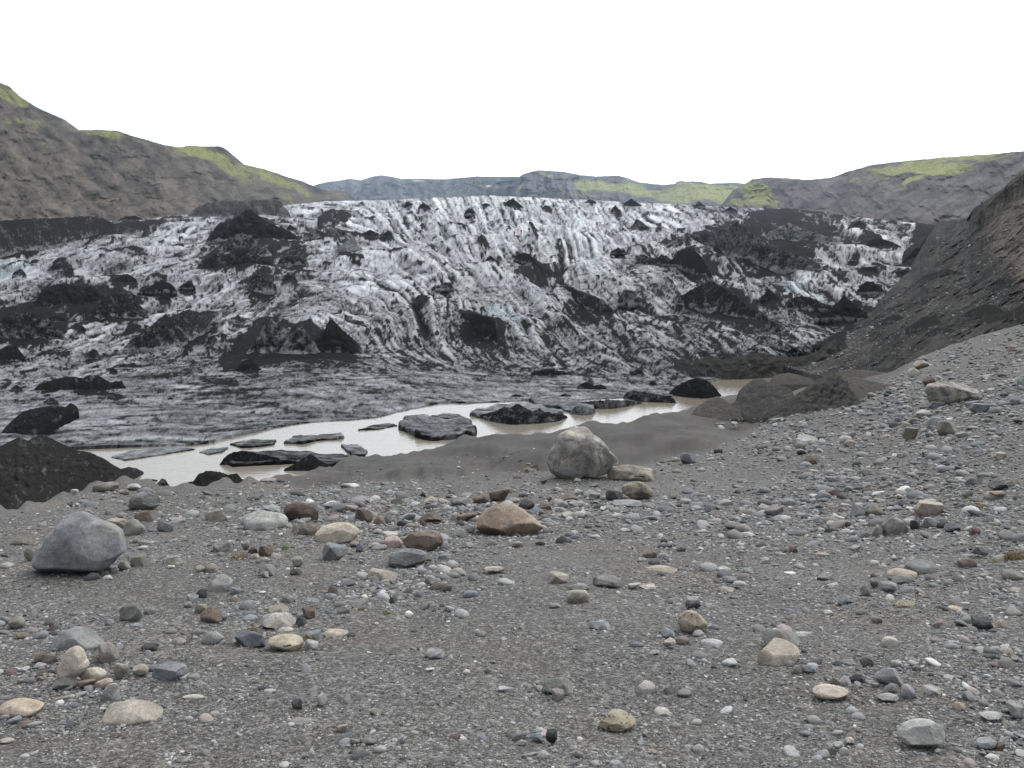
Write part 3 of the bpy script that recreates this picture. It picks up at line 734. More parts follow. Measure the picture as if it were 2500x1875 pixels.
for c, pts in BLUE: blue = np.maximum(blue, inside(cv(c, pts), wx, wy) * 1.0)
blue = smooth(smooth(blue, 4, 0), 4, 1)
th1 = np.exp(-(licM / .16) ** 2); th2 = np.exp(-((crk - .22) / .035) ** 2) + np.exp(-((crk + .25) / .035) ** 2)
c0 = .07 + .58 * clean0
Dall = np.maximum(dirt, .53 * (1 - (.03 + .72 * clean0)) - .02)
nn = .45 * licM + .55 * licC + 1.6 * fbm(LXX * .035, LYY * .07, 5, 71, .65)
DEB = sstep(-.13, .13, (Dall - .66) * 1.9 + .24 * nn + .09 * licF + .09 * licM)
act = .4 + .6 * sstep(1040, 960, LYY)
rdg = ridged(LXX * .012 + .9 * fbm(LXX * .01, LYY * .016, 3, 141), LYY * .03 + .9 * fbm(LXX * .012, LYY * .02, 3, 143), 5, 145, .6)
rdg = (rdg - rdg.mean()) / rdg.std()
rgh = .25 + .95 * sstep(-.35, .55, fbm(LXX * .006, LYY * .012, 3, 151) + .25 * sstep(620, 520, LYY))
LINES = [([(1000, 715), (1018, 760), (1030, 800), (1046, 835)], 9, -16), ([(1372, 600), (1374, 640), (1370, 690)], 7, -12), ([(1345, 668), (1365, 690), (1400, 705)], 6, -8), ([(900, 680), (960, 700), (1010, 735)], 10, -8), ([(1290, 830), (1275, 790), (1255, 760)], 7, -8),
  ([(1060, 604), (1140, 592), (1230, 580), (1270, 574), (1320, 572), (1380, 580), (1440, 600), (1480, 640)], 16, 13), ([(800, 632), (900, 628), (1000, 640), (1060, 655), (1100, 690)], 16, 10), ([(820, 710), (900, 705), (960, 712), (990, 740)], 14, 9), ([(1140, 680), (1200, 665), (1260, 680), (1330, 740), (1400, 800)], 14, 9),
  ([(1180, 760), (1240, 762), (1290, 790), (1320, 860)], 12, 10), ([(1400, 720), (1480, 760), (1560, 820), (1640, 870)], 14, 8), ([(1330, 760), (1400, 810), (1480, 860), (1540, 900)], 12, 8), ([(1610, 600), (1680, 590), (1730, 620), (1800, 680), (1880, 740)], 13, 9), ([(1640, 620), (1700, 680), (1800, 730)], 10, -7),
  ([(620, 745), (560, 790), (520, 850)], 14, 8), ([(760, 700), (700, 740), (640, 790)], 12, -8), ([(200, 700), (350, 660), (480, 640)], 12, 6), ([(0, 870), (150, 830), (330, 790), (450, 760)], 14, 7), ([(100, 920), (300, 860), (420, 830)], 10, -6), ([(1900, 690), (1980, 680), (2060, 710), (2110, 740)], 12, 9), ([(1960, 620), (2040, 610), (2160, 625)], 9, 6),
  ([(2040, 570), (2120, 565), (2230, 580)], 8, 5), ([(880, 780), (800, 770), (740, 790)], 14, 6), ([(1080, 540), (1085, 570), (1095, 600)], 7, -7), ([(1160, 520), (1175, 560), (1190, 590)], 7, -7), ([(1230, 510), (1260, 545), (1270, 565)], 8, -7), ([(1500, 510), (1530, 540), (1545, 560)], 8, -6)]
LREL = np.zeros(LXX.shape)
for pts, wd_, am_ in LINES:
    P_ = np.array(pts, float); best = np.full(LXX.shape, 1e9); tb = np.zeros(LXX.shape)
    ww = LXX + 6 * fbm(LXX * .02, LYY * .04, 3, 201); hh = LYY + 5 * fbm(LXX * .02, LYY * .04, 3, 203)
    for k in range(len(P_) - 1):
        ax_, ay_ = P_[k]; bx_, by_ = P_[k + 1]; L2 = (bx_ - ax_) ** 2 + (by_ - ay_) ** 2
        t_ = np.clip(((ww - ax_) * (bx_ - ax_) + (hh - ay_) * (by_ - ay_)) / L2, 0, 1)
        dd = np.hypot(ww - ax_ - t_ * (bx_ - ax_), hh - ay_ - t_ * (by_ - ay_))
        tb = np.where(dd < best, (k + t_) / (len(P_) - 1), tb); best = np.minimum(best, dd)
    LREL += am_ * np.exp(-(best / wd_) ** 1.5) * np.minimum(1, 4 * np.minimum(tb, 1 - tb) + .15)
CUT = np.clip(-LREL / 10, 0, 1)
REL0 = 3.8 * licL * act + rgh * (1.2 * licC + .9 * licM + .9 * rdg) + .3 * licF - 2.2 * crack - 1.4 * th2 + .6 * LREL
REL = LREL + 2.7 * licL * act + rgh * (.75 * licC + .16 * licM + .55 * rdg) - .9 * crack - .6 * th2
relief_shade = REL0 - smooth(smooth(REL0, 9, 0), 9, 1); relief_shade = relief_shade / relief_shade.std()  # raised and hollow parts, for shading painted into the ice colour
CLEAN_SHADE = c0 + .04 * licF + .06 * licM + .03 * licC + .12 * np.clip(relief_shade, -2.8, 1.5) * (.55 + .45 * rgh) + .14 * fbm(LXX * .012, LYY * .03, 4, 157) + .10 * np.clip(LREL / 10, 0, 1) - .30 * CUT - .22 * crack * act - .17 * th1 * act - .20 * th2 * act  # dirt tone with painted shade: hollows darker, raised ice lighter
CLEAN_SHADE = CLEAN_SHADE + .14 * blue
shelf = sstep(860, 960, LYY + 14 * fbm(LXX * .01, LYY * .02, 2, 301))
str_ = fbm(LXX * .006 + .3 * fbm(LXX * .01, LYY * .05, 2, 303), LYY * .11, 5, 305, .62)
CLEAN_SHADE = CLEAN_SHADE * (1 - .45 * shelf) + .45 * shelf * (c0 + .10 + .8 * str_ + .02 * licF)
DEB = DEB * (1 - .45 * shelf * (dirt < .5))
smear = lic(smooth(smooth(RNG.normal(size=LXX.shape), 3, 0), 3, 1), 9)
zone = np.clip(1.25 - 1.25 * clean0 + .35 * fbm(LXX * .008, LYY * .014, 3, 311) + .5 * smooth(smooth(dirt, 12, 0), 16, 1), 0, 1)
jag = fbm(LXX * .045 + .02 * LYY, LYY * .085, 5, 313, .7); jag = jag / jag.std()
sm_ = .6 * smear + .75 * jag + .22 * licF
DEB = np.maximum(DEB, (.55 + .4 * zone) * sstep(1.75 - 1.15 * zone, 2.5 - 1.15 * zone, sm_) * (1 - .7 * shelf))
CLEAN_SHADE = CLEAN_SHADE * (1 - .97 * DEB) - .34 * DEB
REL = REL + 3.6 * smooth(smooth(DEB, 4, 0), 4, 1) * (1 + .5 * fbm(LXX * .05, LYY * .09, 4, 147))
def flatz(px, py):   # calmer towards the toe
    return .35 + .65 * sstep(1000, 860, py)

nx = 1450; nr = 350
gpx = np.linspace(-300, 2500, nx)
top = poly(GL_TOP, gpx) + 1.2 * fbm(gpx * .03, gpx * 0, 3, 3)
toe = poly(GL_TOE, gpx) + 2.6 * fbm(gpx * .02, gpx * 0, 4, 13) + 1.5 * fbm(gpx * .11, gpx * 0, 2, 17)
tt = np.linspace(0, 1, nr)[:, None]
GPY = toe + (top - toe) * tt
GPX = np.broadcast_to(gpx, GPY.shape)
Yg = y_glac(GPX, GPY)
PGl = pix(GPX, GPY, Yg)
rel = bil(REL, LX, LY, GPX, GPY) * flatz(GPX, GPY)
amp = np.minimum(Yg / FPX, .16)
edge = sstep(1.0, .965, tt)
PGl[..., 2] += rel * amp * 1.35 * np.maximum(edge, .12)
big = fbm(PGl[..., 0] * .035, PGl[..., 1] * .03, 4, 90)
PGl[..., 2] += big * 1.6 * sstep(60, 130, Yg) * edge
lift = np.maximum(WATER + .06 + .3 * np.maximum(fbm(PGl[..., 0] * .07, PGl[..., 1] * .1, 4, 19), 0), PGl[..., 2])
PGl[..., 2] = lift
cln = bil(CLEAN_SHADE, LX, LY, GPX, GPY); blu = bil(blue, LX, LY, GPX, GPY)
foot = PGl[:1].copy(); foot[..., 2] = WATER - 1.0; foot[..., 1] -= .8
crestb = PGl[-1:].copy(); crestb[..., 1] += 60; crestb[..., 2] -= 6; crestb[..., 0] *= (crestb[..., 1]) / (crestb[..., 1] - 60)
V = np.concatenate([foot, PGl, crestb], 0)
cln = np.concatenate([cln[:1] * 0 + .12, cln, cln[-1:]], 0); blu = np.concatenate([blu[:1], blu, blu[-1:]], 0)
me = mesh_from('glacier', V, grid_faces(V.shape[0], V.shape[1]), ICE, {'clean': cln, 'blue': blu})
gl = link('glacier_ice', me, kind='structure')

# ------------------------------------------------------------------ mounds: crest line + foot line
def mound(name, crest, base, yfun, mat, front=.9, rough=1.0, ice=0.0, grey=0.0, back=1.2, clean=None, round_=.0, foot=0.0, side=1.5, **props):
    crest = sorted(crest); c = np.array(crest, float)
    x0, x1 = c[0, 0], c[-1, 0]
    n = int(np.clip((x1 - x0) / 2.2, 16, 150))
    px = np.linspace(x0, x1, n)
    t = (px - x0) / (x1 - x0)
    tp = np.interp(px, c[:, 0], c[:, 1])
    bp = np.full(n, float(base)) if np.isscalar(base) else poly(sorted(base), px)
    sd = int(abs(x0 * 7 + tp[0] * 3)) % 997
    hpx = np.maximum(bp - tp, .5)
    dd_ = np.minimum(px - x0, x1 - px)
    tp = np.maximum(tp, bp - 1.0 - dd_ * side * (1 + .3 * fbm(px * .08, px * 0, 3, 44)))
    tp = tp + rough * np.minimum(hpx * .12, 3.0) * fbm(px * .09, px * 0 + sd, 4, sd % 50, .65)
    bp2 = bp + rough * np.minimum(hpx * .12, 5) * fbm(px * .06, px * 0 + 7, 3, 3 + sd % 50)
    end = np.clip(np.minimum(t, 1 - t) / .08, 0, 1)
    hpx = np.maximum(bp2 - tp, 1.0)
    ym = float(yfun(float(np.mean(px)), float(np.mean(bp)))) if not callable(base) else 0
    Yb = np.array([float(yfun(a, b)) for a, b in zip(px, bp)])
    Yb = .5 * Yb + .5 * ym if np.isscalar(base) else Yb
    kk = max(2, n // 12); Yb = np.convolve(np.pad(Yb, kk, mode='reflect', reflect_type='odd'), np.hanning(2 * kk + 3)[1:-1] / np.hanning(2 * kk + 3)[1:-1].sum(), 'valid')
    hm = hpx * Yb / FPX
    hm = np.convolve(np.pad(hm, 3, mode='edge'), np.ones(7) / 7, 'valid')
    hmax = hm.max()
    df = front * np.maximum(hm, .15 * hmax)
    Yc = Yb + df
    Pb = pix(px, bp2, Yb); Pc = pix(px, tp, Yc)
    nf = int(np.clip(hpx.max() / 2.6, 8, 60))
    rows = []; run = []
    hm2 = np.maximum(Pc[:, 2] - Pb[:, 2], .05)
    skirt = Pb.copy(); skirt[:, 2] -= np.maximum(.35 * hmax, .5); skirt[:, 1] -= .25 * df
    rows.append(skirt); run.append(np.full(n, .4))
    for k in range(nf + 1):
        s = k / nf
        P = Pb + (Pc - Pb) * s
        P[:, 2] += round_ * hm2 * (math.sin(math.pi * s) * .35)
        w = math.sin(math.pi * min(1, s * 1.05)) ** .7 if 0 < s < 1 else 0
        pyk = bp2 + (tp - bp2) * s
        lean = px + .55 * (pyk - bp2) * np.sign(px - c[np.argmin(c[:, 1]), 0])
        g = .5 * ridged(lean * .03 + sd, pyk * .016, 4, sd % 60, .6) + .7 * fbm(px * .05, pyk * .06 + sd, 5, 9, .6)
        d = w * rough * g * np.minimum(hm2, hmax * .8) * .16
        P[:, 1] -= d; P[:, 2] += d * .5
        rows.append(P)
        rn = .5 + .38 * fbm(lean * .055, pyk * .03 + sd, 4, 23, .6) + .25 * fbm(px * .2, pyk * .2, 3, 29)
        if foot: rn = rn + foot * (.6 * sstep(.20, .0, s + .34 * fbm(px * .06, pyk * .09, 4, sd % 70, .65)) + .35 * sstep(.12, 0, np.minimum(t, 1 - t)))
        run.append(rn)
    for k, (f, z) in enumerate(((.25, -.12), (.7, -.5), (1.0, -1.0), (1.3, -1.9))):
        P = Pc.copy(); dd = back * np.maximum(hm, .3 * hmax) * f
        P[:, 1] += dd; P[:, 0] *= (P[:, 1]) / (P[:, 1] - dd)
        P[:, 2] += z * np.maximum(hm2, .25 * hmax)
        rows.append(P); run.append(np.full(n, .45))
    V = np.array(rows); R = np.array(run)
    at = {'run': R}
    if clean is not None: at['clean'] = clean + .25 * (R - .5); at['blue'] = R * 0
    me = mesh_from(name, V, grid_faces(V.shape[0], V.shape[1]), mat, at)
    o = link(name, me, **props)
    o.color = (ice, grey, 0, 1)
    recenter(o)
    return o
# ------------------------------------------------------------------ hills
def hillside(name, sky_pts, base_pts, yb, yt, mat, greenfn, x0, x1, nx=500, nt=150, relief=.05, gul=(.02, .012), skew=.3, seed=1, jit=1.5, tonefn=None):
    px = np.linspace(x0, x1, nx)
    top = poly(sky_pts, px) + jit * fbm(px * .035, px * 0, 4, seed) + jit * .5 * fbm(px * .15, px * 0, 3, seed + 2)
    bas = poly(base_pts, px)
    t = np.linspace(0, 1, nt)[:, None]
    PY = bas + (top - bas) * t; PX = np.broadcast_to(px, PY.shape)
    Yb = poly(yb, px); Yt = poly(yt, px)
    Y = Yb + (Yt - Yb) * t ** 1.3
    wx = PX + 14 * fbm(PX * .012, PY * .02, 3, seed + 9); wy = PY + 9 * fbm(PX * .02, PY * .03, 3, seed + 8)
    r1 = ridged(wx * gul[0] + skew * wy * gul[0], wy * gul[1], 5, seed + 20)
    r2 = fbm(wx * .05, wy * .09, 5, seed + 30, .6)
    led = np.abs(((wy + .25 * wx * skew) * .035 + .8 * fbm(wx * .006, wy * .01, 3, seed + 3)) % 1 - .5) * 2
    r3 = fbm(wx * .011, wy * .022, 3, seed + 31)
    rel = r1 * .5 + r3 * .5 + r2 * .22 + .4 * (led - .5) * .16 * (1 + fbm(wx * .01, wy * .02, 2, seed + 77))
    Y = Y * (1 - relief * rel * np.minimum(1, (1 - t) * 6 + .15))
    P = pix(PX, PY, Y)
    gr = greenfn(wx, wy, t)
    dg_ = wx * 1.5 if skew == .1 else wx - wy * (1.1 if skew > 0 else -1.5)
    tone = .5 + .75 * fbm(wx * .02, wy * .035, 6, seed + 41, .68) + .75 * fbm(dg_ * .035, wy * .012, 5, seed + 43, .65) + .2 * (r1 - .3) + .14 * np.clip((PY - 400) / 100, -1, 1) * (x0 < 0)
    if tonefn is not None: tone = tone + tonefn(PX, PY)
    bk = P[-1:].copy(); bk[..., 1] *= 1.12; bk[..., 0] *= 1.12; bk[..., 2] -= (P[-1:, :, 2] - 1) * .3
    V = np.concatenate([P, bk], 0)
    me = mesh_from(name, V, grid_faces(V.shape[0], V.shape[1]), mat, {'green': np.concatenate([gr, gr[-1:]], 0), 'tone': np.concatenate([tone, tone[-1:]], 0)})
    return link(name, me, kind='structure')
def blobs(lst):
    def f(x, y, t):
        g = np.full(x.shape, -.6)
        for (cx, cy, rx, ry, an, a) in lst:
            ca, sa = math.cos(math.radians(an)), math.sin(math.radians(an))
            u = ((x - cx) * ca + (y - cy) * sa) / rx; v = (-(x - cx) * sa + (y - cy) * ca) / ry
            g = np.maximum(g, -.6 + (a + .6) * sstep(1.25, .5, np.sqrt(u * u + v * v)))
        return g
    return f
L_SKY = [(-700, 60)] + cv('a', [(-600, 40), (-200, 90), (0, 135), (60, 160), (130, 225), (230, 290), (330, 335), (410, 370), (500, 435), (600, 435), (740, 440), (800, 460), (900, 490), (1040, 530), (1130, 545), (1200, 535), (1290, 540),
      (1400, 540), (1440, 560), (1550, 655), (1680, 685), (1830, 735), (1930, 765), (2000, 795), (2080, 820)]) + [(838, 465), (852, 474), (866, 486), (880, 496)]
L_BASE = [(-700, 600), (0, 600), (277, 575), (457, 545), (707, 512), (880, 500)]
hillside('left_hillside', L_SKY, L_BASE, [(-700, 330), (0, 430), (400, 620), (880, 1250)], [(-700, 600), (0, 720), (400, 900), (880, 1500)], HL,
   blobs([(30, 235, 60, 26, 25, .75), (250, 325, 85, 12, 8, .8), (60, 300, 90, 16, 8, .35), (490, 375, 95, 20, 14, 1.0), (560, 410, 80, 18, 28, .8), (640, 425, 100, 12, 20, .9), (720, 460, 70, 11, 22, .75), (600, 430, 40, 25, 30, .5), (820, 480, 50, 8, 0, .3), (700, 480, 40, 14, 50, .4), (350, 345, 40, 6, 10, .3)]),
   -500, 880, 620, 190, .03, (.014, .007), .35, 3)
F_SKY = [(600, 470), (740, 462), (775, 450), (800, 444), (835, 440), (858, 436), (881, 440)] + cv('b', [(240, 225), (290, 210), (340, 203), (400, 210), (470, 225), (600, 225), (750, 228), (830, 220), (950, 210), (1130, 213), (1220, 212), (1238, 197),
      (1285, 182), (1300, 178), (1340, 170), (1380, 172), (1500, 180), (1600, 200), (1700, 210), (1850, 205), (1920, 225), (1970, 245), (2130, 265), (2212, 255)]) + cv('c', [(40, 297), (150, 275), (280, 280), (320, 290), (480, 285), (540, 290), (700, 300), (900, 320)])
hillside('far_mountain', F_SKY, [(600, 512), (2000, 520)], [(600, 3700), (1100, 3100), (1270, 2300), (1500, 2000), (1700, 1700), (2000, 1500)], [(600, 4300), (1100, 3700), (1270, 2500), (1500, 2900), (1700, 2500), (2000, 2200)], HF,
   blobs([(1170, 447, 30, 10, 10, .8), (1120, 470, 60, 10, -15, .35), (1185, 468, 60, 14, -25, .4), (1330, 424, 32, 8, 15, .7), (1450, 445, 60, 8, 5, .55), (1480, 456, 120, 14, 3, 1.1), (1560, 468, 100, 14, 10, 1.0), (1540, 440, 40, 8, 0, .7), (1440, 475, 60, 18, 0, .3), (1268, 465, 8, 22, 0, .6), (1360, 460, 25, 30, 0, .15),
          (1680, 470, 90, 16, 5, .95), (1760, 475, 110, 26, 5, 1.2), (1720, 455, 110, 12, 0, 1.0), (1640, 480, 80, 22, 0, .9), (1820, 480, 70, 24, 0, 1.0)]),
   600, 2000, 700, 90, .06, (.05, .012), .1, 14, 1.0)
# small snow fields lying on the far mountain
R_SKY = [(1760, 500)] + cv('c', [(470, 330), (540, 292), (580, 262), (700, 253), (850, 262), (920, 268), (1050, 255), (1150, 220), (1290, 180), (1400, 165), (1700, 135), (2000, 115), (2212, 95)]) + [(2750, 340), (3200, 300)]
hillside('right_hillside', R_SKY, [(1740, 514), (1900, 515), (2000, 525), (2100, 540), (2230, 556), (2400, 575), (3200, 700)], [(1740, 1500), (2000, 900), (2230, 600), (2500, 420), (3200, 250)], [(1740, 1700), (1850, 1500), (2100, 1300), (2500, 900), (3200, 600)], HR,
   blobs([(1845, 470, 60, 34, 40, 1.0), (1880, 490, 30, 14, 60, .85), (1820, 495, 60, 9, 0, .8), (1930, 435, 60, 4, 4, .9), (2240, 410, 160, 14, -3, 1.05), (2300, 392, 190, 11, -8, .95), (2310, 417, 70, 16, -5, 1.2), (2230, 440, 45, 8, -28, 1.1), (2150, 430, 60, 7, 3, .5), (2120, 438, 90, 7, 0, .4), (2420, 385, 70, 8, -10, .6), (2060, 475, 60, 6, -8, .15), (2120, 505, 70, 6, -6, .2), (2150, 445, 90, 10, 20, .25)]),
   1740, 3100, 700, 150, .05, (.02, .010), -.6, 27)

# rubble slope on the valley's right side
S_TOP = [(1560, 915), (1640, 890), (1700, 872), (1760, 862), (1844, 860), (1900, 858), (1954, 845), (2027, 812), (2080, 790), (2129, 761), (2149, 731), (2190, 690), (2227, 655), (2245, 620), (2262, 580), (2290, 545), (2330, 536), (2367, 529), (2376, 512), (2410, 487), (2455, 454), (2500, 411), (2600, 340), (3100, 120)]
S_BOT = [(1830, 866), (1950, 905), (2080, 935), (2180, 930), (2250, 900), (2400, 850), (2500, 820), (3100, 730)]
px = np.linspace(1830, 3100, 560)
top = poly(S_TOP, px) + (6.5 * fbm(px * .022, px * 0, 5, 5, .6) + 2 * fbm(px * .12, px * 0, 3, 6)) * sstep(2480, 2350, px) + 1.2 * fbm(px * .05, px * 0, 4, 5)
bot = poly(S_BOT, px)
t = np.linspace(0, 1, 260)[:, None]
PY = bot + (top - bot) * t; PX = np.broadcast_to(px, PY.shape)
Yb = poly([(1560, 80), (1830, 80), (1950, 70), (2080, 50), (2180, 31), (2250, 28.5), (2500, 27), (3100, 22)], px)
Yt = poly([(1560, 90), (1850, 90), (2027, 97), (2149, 112), (2227, 150), (2262, 190), (2330, 230), (2376, 190), (2455, 140), (2500, 120), (3100, 70)], px)
_k = np.hanning(75); _k /= _k.sum()
Yb = np.convolve(np.pad(Yb, 37, mode='reflect', reflect_type='odd'), _k, 'valid'); Yt = np.convolve(np.pad(Yt, 37, mode='reflect', reflect_type='odd'), _k, 'valid')
Y = np.exp(np.log(Yb) + (np.log(Yt) - np.log(Yb)) * t)
# streaks comb down and to the left
u = (PX * .55 + PY * .83); v = (PX * .83 - PY * .55)
wu = u + 12 * fbm(PX * .008, PY * .008, 3, 42)
r1 = ridged(wu * .022, v * .005, 5, 44, .6); r2 = fbm(wu * .09, v * .022, 4, 46, .6)
Y = Y * (1 - (.030 * r1 + .026 * r2) * sstep(1860, 2200, PX) * np.minimum(1, (1 - t) * 8 + .1))
P = pix(PX, PY, Y)
dk = .45 + .75 * fbm(wu * .035, v * .010, 5, 52, .66) + .22 * r1 + .5 * fbm(wu * .12, v * .03, 5, 53, .7)
warm = sstep(-20, 60, (PX - poly([(400, 2420), (520, 2400), (600, 2390), (700, 2480), (760, 2620), (900, 2620)], PY))) + .25 * fbm(PX * .02, PY * .02, 4, 48)
warm = np.maximum(warm, .8 * sstep(30, 0, np.abs(PY - poly([(1700, 885), (1850, 865), (1960, 868), (2060, 830), (2130, 850)], PX))) * sstep(1640, 1720, PX) * sstep(2200, 2080, PX) * (.4 + .6 * sstep(-.4, .4, fbm(PX * .02, PY * .04, 3, 66))) * .45)
warm = np.clip(warm, 0, 1)
bk = P[-1:].copy(); bk[..., 1] += 25; bk[..., 2] -= 22
fr = P[:1].copy(); fr[..., 2] = np.minimum(fr[..., 2] - 3, -9.0); fr[..., 1] -= .4
V = np.concatenate([fr, P, bk], 0)
me = mesh_from('rubble_slope', V, grid_faces(V.shape[0], V.shape[1]), SLOPE, {'run': np.concatenate([dk[:1], dk, dk[-1:]], 0), 'warm': np.concatenate([warm[:1], warm, warm[-1:]], 0)})
link('rubble_slope', me, kind='structure')
SLT = (P, PX, PY)
def y_slope(px, py):
    """distance of the rubble slope at a photo pixel"""
    tp = float(poly(S_TOP, px)); bt = float(poly(S_BOT, px))
    k = min(max((py - bt) / (tp - bt), 0), 1)
    a = math.log(float(np.interp(px, [1560, 1830, 1950, 2080, 2180, 2250, 2500, 3100], [80, 80, 70, 50, 31, 28.5, 27, 22])))
    b = math.log(float(np.interp(px, [1560, 1850, 2027, 2149, 2227, 2262, 2330, 2376, 2455, 2500, 3100], [90, 90, 97, 112, 150, 190, 230, 190, 140, 120, 70])))
    return math.exp(a + (b - a) * k)
def y_gnd(px, py): return float(np.exp(bil(TAB, TPX, TPY, px, py)))

# ------------------------------------------------------------------ black cones and ridges on the ice
GC = 'black dirt cones and debris ridges on the glacier'
for c, cr_, bs, ice, lab in CONES:
    o = CR[c]
    b_ = (o[1] + o[2] * bs) if np.isscalar(bs) else cv(c, bs)
    w = (max(p[0] for p in cr_) - min(p[0] for p in cr_)) * o[2]
    mound('debris_ridge' if w > 120 else 'dirt_cone', cv(c, cr_), b_, y_glac, ASH, front=.8, ice=ice, rough=1.0, foot=1.0, label=lab, category='debris ridge' if w > 120 else 'dirt cone', group=GC)
# grey dome of debris and the dark moraine under the left hillside
mound('debris_hill', cv('a', [(1180, 1000), (1200, 965), (1250, 930), (1310, 900), (1400, 885), (1500, 880), (1560, 895), (1610, 880), (1750, 878), (1800, 895), (1850, 925)]), 150 + .3843 * 985, y_glac, ASH, front=.7, ice=.3, grey=.55, foot=.6,
      label='wide grey debris hill under the left hillside, behind the tallest cone', category='debris hill')
mound('moraine_ridge', cv('a', [(-700, 1020), (-300, 1000), (0, 1012), (150, 1000), (350, 995), (540, 982), (600, 985), (680, 1005), (740, 1040), (830, 1060), (900, 1075)]), cv('a', [(-700, 1400), (0, 1240), (300, 1190), (600, 1130), (900, 1085)]), y_glac, ASH, front=.6, ice=.2, grey=.0, rough=1.3, foot=.8,
      label='long dark rubble moraine at the foot of the left hillside', category='moraine')
for cr_, bs, gr_, lab in [([(1355, 1112), (1430, 1075), (1490, 1088), (1505, 1112)], 1118, 0, 'small black hummock low on the rubble slope'), ([(1500, 1160), (1600, 1092), (1700, 1073), (1745, 1112)], 1165, 0, 'dark hollow-sided ridge in the middle of the rubble slope'),
      ([(1615, 1192), (1690, 1150), (1760, 1155), (1800, 1165)], 1200, 0, 'black overhung bank just above the pale cobbles of the slope'), ([(1850, 1065), (1980, 1010), (2060, 1028), (2110, 1085)], 1095, 0, 'black knoll on the upper rubble slope'),
      ([(1890, 1135), (2000, 1085), (2100, 1060), (2212, 1010), (2330, 985), (2420, 1000)], [(1890, 1140), (2200, 1110), (2420, 1070)], .1, 'long black ledge at the right edge of the rubble slope'), ([(2030, 880), (2100, 848), (2160, 870), (2190, 890)], 905, 0, 'black wedge under the brown outcrop'),
      ([(1560, 880), (1640, 830), (1760, 800), (1860, 830)], [(1560, 890), (1860, 850)], .1, 'low dark rib slanting across the rubble slope')]:
    mound('debris_bank', cv('c', cr_), 330 + .4069 * bs if np.isscalar(bs) else cv('c', bs), y_slope, ASH, front=.9, ice=.12, grey=gr_ + .28, rough=1.8, foot=.5, label=lab, category='debris bank', group='black debris banks on the rubble slope')
mound('rubble_heap', cv('c', [(1480, 560), (1540, 530), (1600, 508), (1640, 502), (1700, 520), (1760, 530), (1800, 560)]), cv('c', [(1480, 760), (1800, 700)]), y_glac, ASH, front=.7, ice=.1, grey=.1, rough=1.5, side=.75,
      label='black rubble heap filling the notch between ice and outcrop', category='rubble heap')
# ------------------------------------------------------------------ black mounds and floes by the lake
def y_wat(px, py): return float(y_water(py))
mound('ice_mound', cv('d', [(-500, 1230), (-200, 1180), (0, 1160), (60, 1130), (110, 1105), (160, 1128), (230, 1090), (290, 1110), (370, 1150), (450, 1183), (520, 1195), (600, 1230), (660, 1270), (700, 1290), (740, 1280), (785, 1285), (838, 1312)]),
      cv('d', [(-500, 1600), (0, 1560), (400, 1440), (700, 1392), (838, 1318)]), y_wat, ASH, front=.9, ice=.16, grey=.1, rough=.5, label='large black ash-covered ice mound at the near left end of the lake', category='ice mound')
mound('ice_fin', cv('d', [(-120, 1150), (0, 1085), (60, 1020), (130, 960), (200, 940), (300, 925), (380, 930), (410, 908), (455, 937)]), cv('d', [(-120, 1200), (0, 1160), (120, 1130), (200, 1080), (280, 1030), (400, 972), (458, 942)]), lambda a, b: 47.0, ASH, front=.7, ice=0.05, grey=.12, foot=.5,
      label='curved black fin of ice rising behind the large ash-covered mound', category='ice fin')
BERG = 'small black icebergs stranded in the lake'
mound('iceberg', cv('d', [(985, 1412), (1060, 1380), (1120, 1358), (1150, 1320), (1200, 1300), (1280, 1310), (1320, 1325), (1370, 1315), (1400, 1350), (1475, 1378)]), cv('d', [(985, 1418), (1200, 1420), (1475, 1385)]), y_wat, ASH, front=.8, ice=0, grey=.05, label='hump-backed black iceberg in the near bay, closest to the gravel', category='iceberg', group=BERG)
mound('iceberg', cv('d', [(1640, 1292), (1700, 1265), (1760, 1225), (1800, 1203), (1850, 1240), (1900, 1265), (1962, 1282)]), 600 + .422 * 1303, y_wat, ASH, front=.8, ice=.05, label='pointed black iceberg beside the sand bank, right of the hump-backed one', category='iceberg', group=BERG)
mound('iceberg', cv('d', [(1270, 1247), (1330, 1200), (1400, 1185), (1480, 1197), (1560, 1215), (1640, 1232)]), 600 + .422 * 1268, y_wat, ASH, front=.5, ice=.15, label='flat black iceberg at the left end of the long grey floe', category='iceberg', group=BERG)
mound('iceberg', cv('d', [(885, 1395), (915, 1368), (940, 1343), (965, 1360), (988, 1385)]), 600 + .422 * 1402, y_wat, ASH, front=.8, ice=.35, label='tiny grey-black iceberg between the ash mound and hump-backed iceberg', category='iceberg', group=BERG)
mound('iceberg', cv('d', [(845, 1358), (870, 1350), (912, 1354)]), 600 + .422 * 1362, y_wat, ASH, front=.4, ice=.2, label='sliver of black ice floating behind the tiny iceberg', category='iceberg', group=BERG)
mound('iceberg', cv('e', [(860, 645), (950, 640), (1000, 625), (1060, 598), (1095, 603), (1140, 577), (1180, 600), (1230, 625), (1270, 605), (1310, 630), (1400, 638), (1440, 655)]), cv('e', [(860, 652), (1000, 690), (1100, 706), (1250, 700), (1380, 688), (1440, 662)]), y_wat, ASH, front=.7, ice=.3, rough=1.3, label='long twin-peaked dark iceberg in the middle of the lake', category='iceberg', group=BERG)
mound('iceberg', cv('e', [(1500, 590), (1530, 568), (1600, 560), (1700, 555), (1800, 560), (1885, 570)]), cv('e', [(1500, 598), (1650, 612), (1740, 607), (1885, 578)]), y_wat, ASH, front=.6, ice=.4, rough=1.2, label='low dark-edged ice shelf block right of the twin-peaked iceberg', category='iceberg', group=BERG)
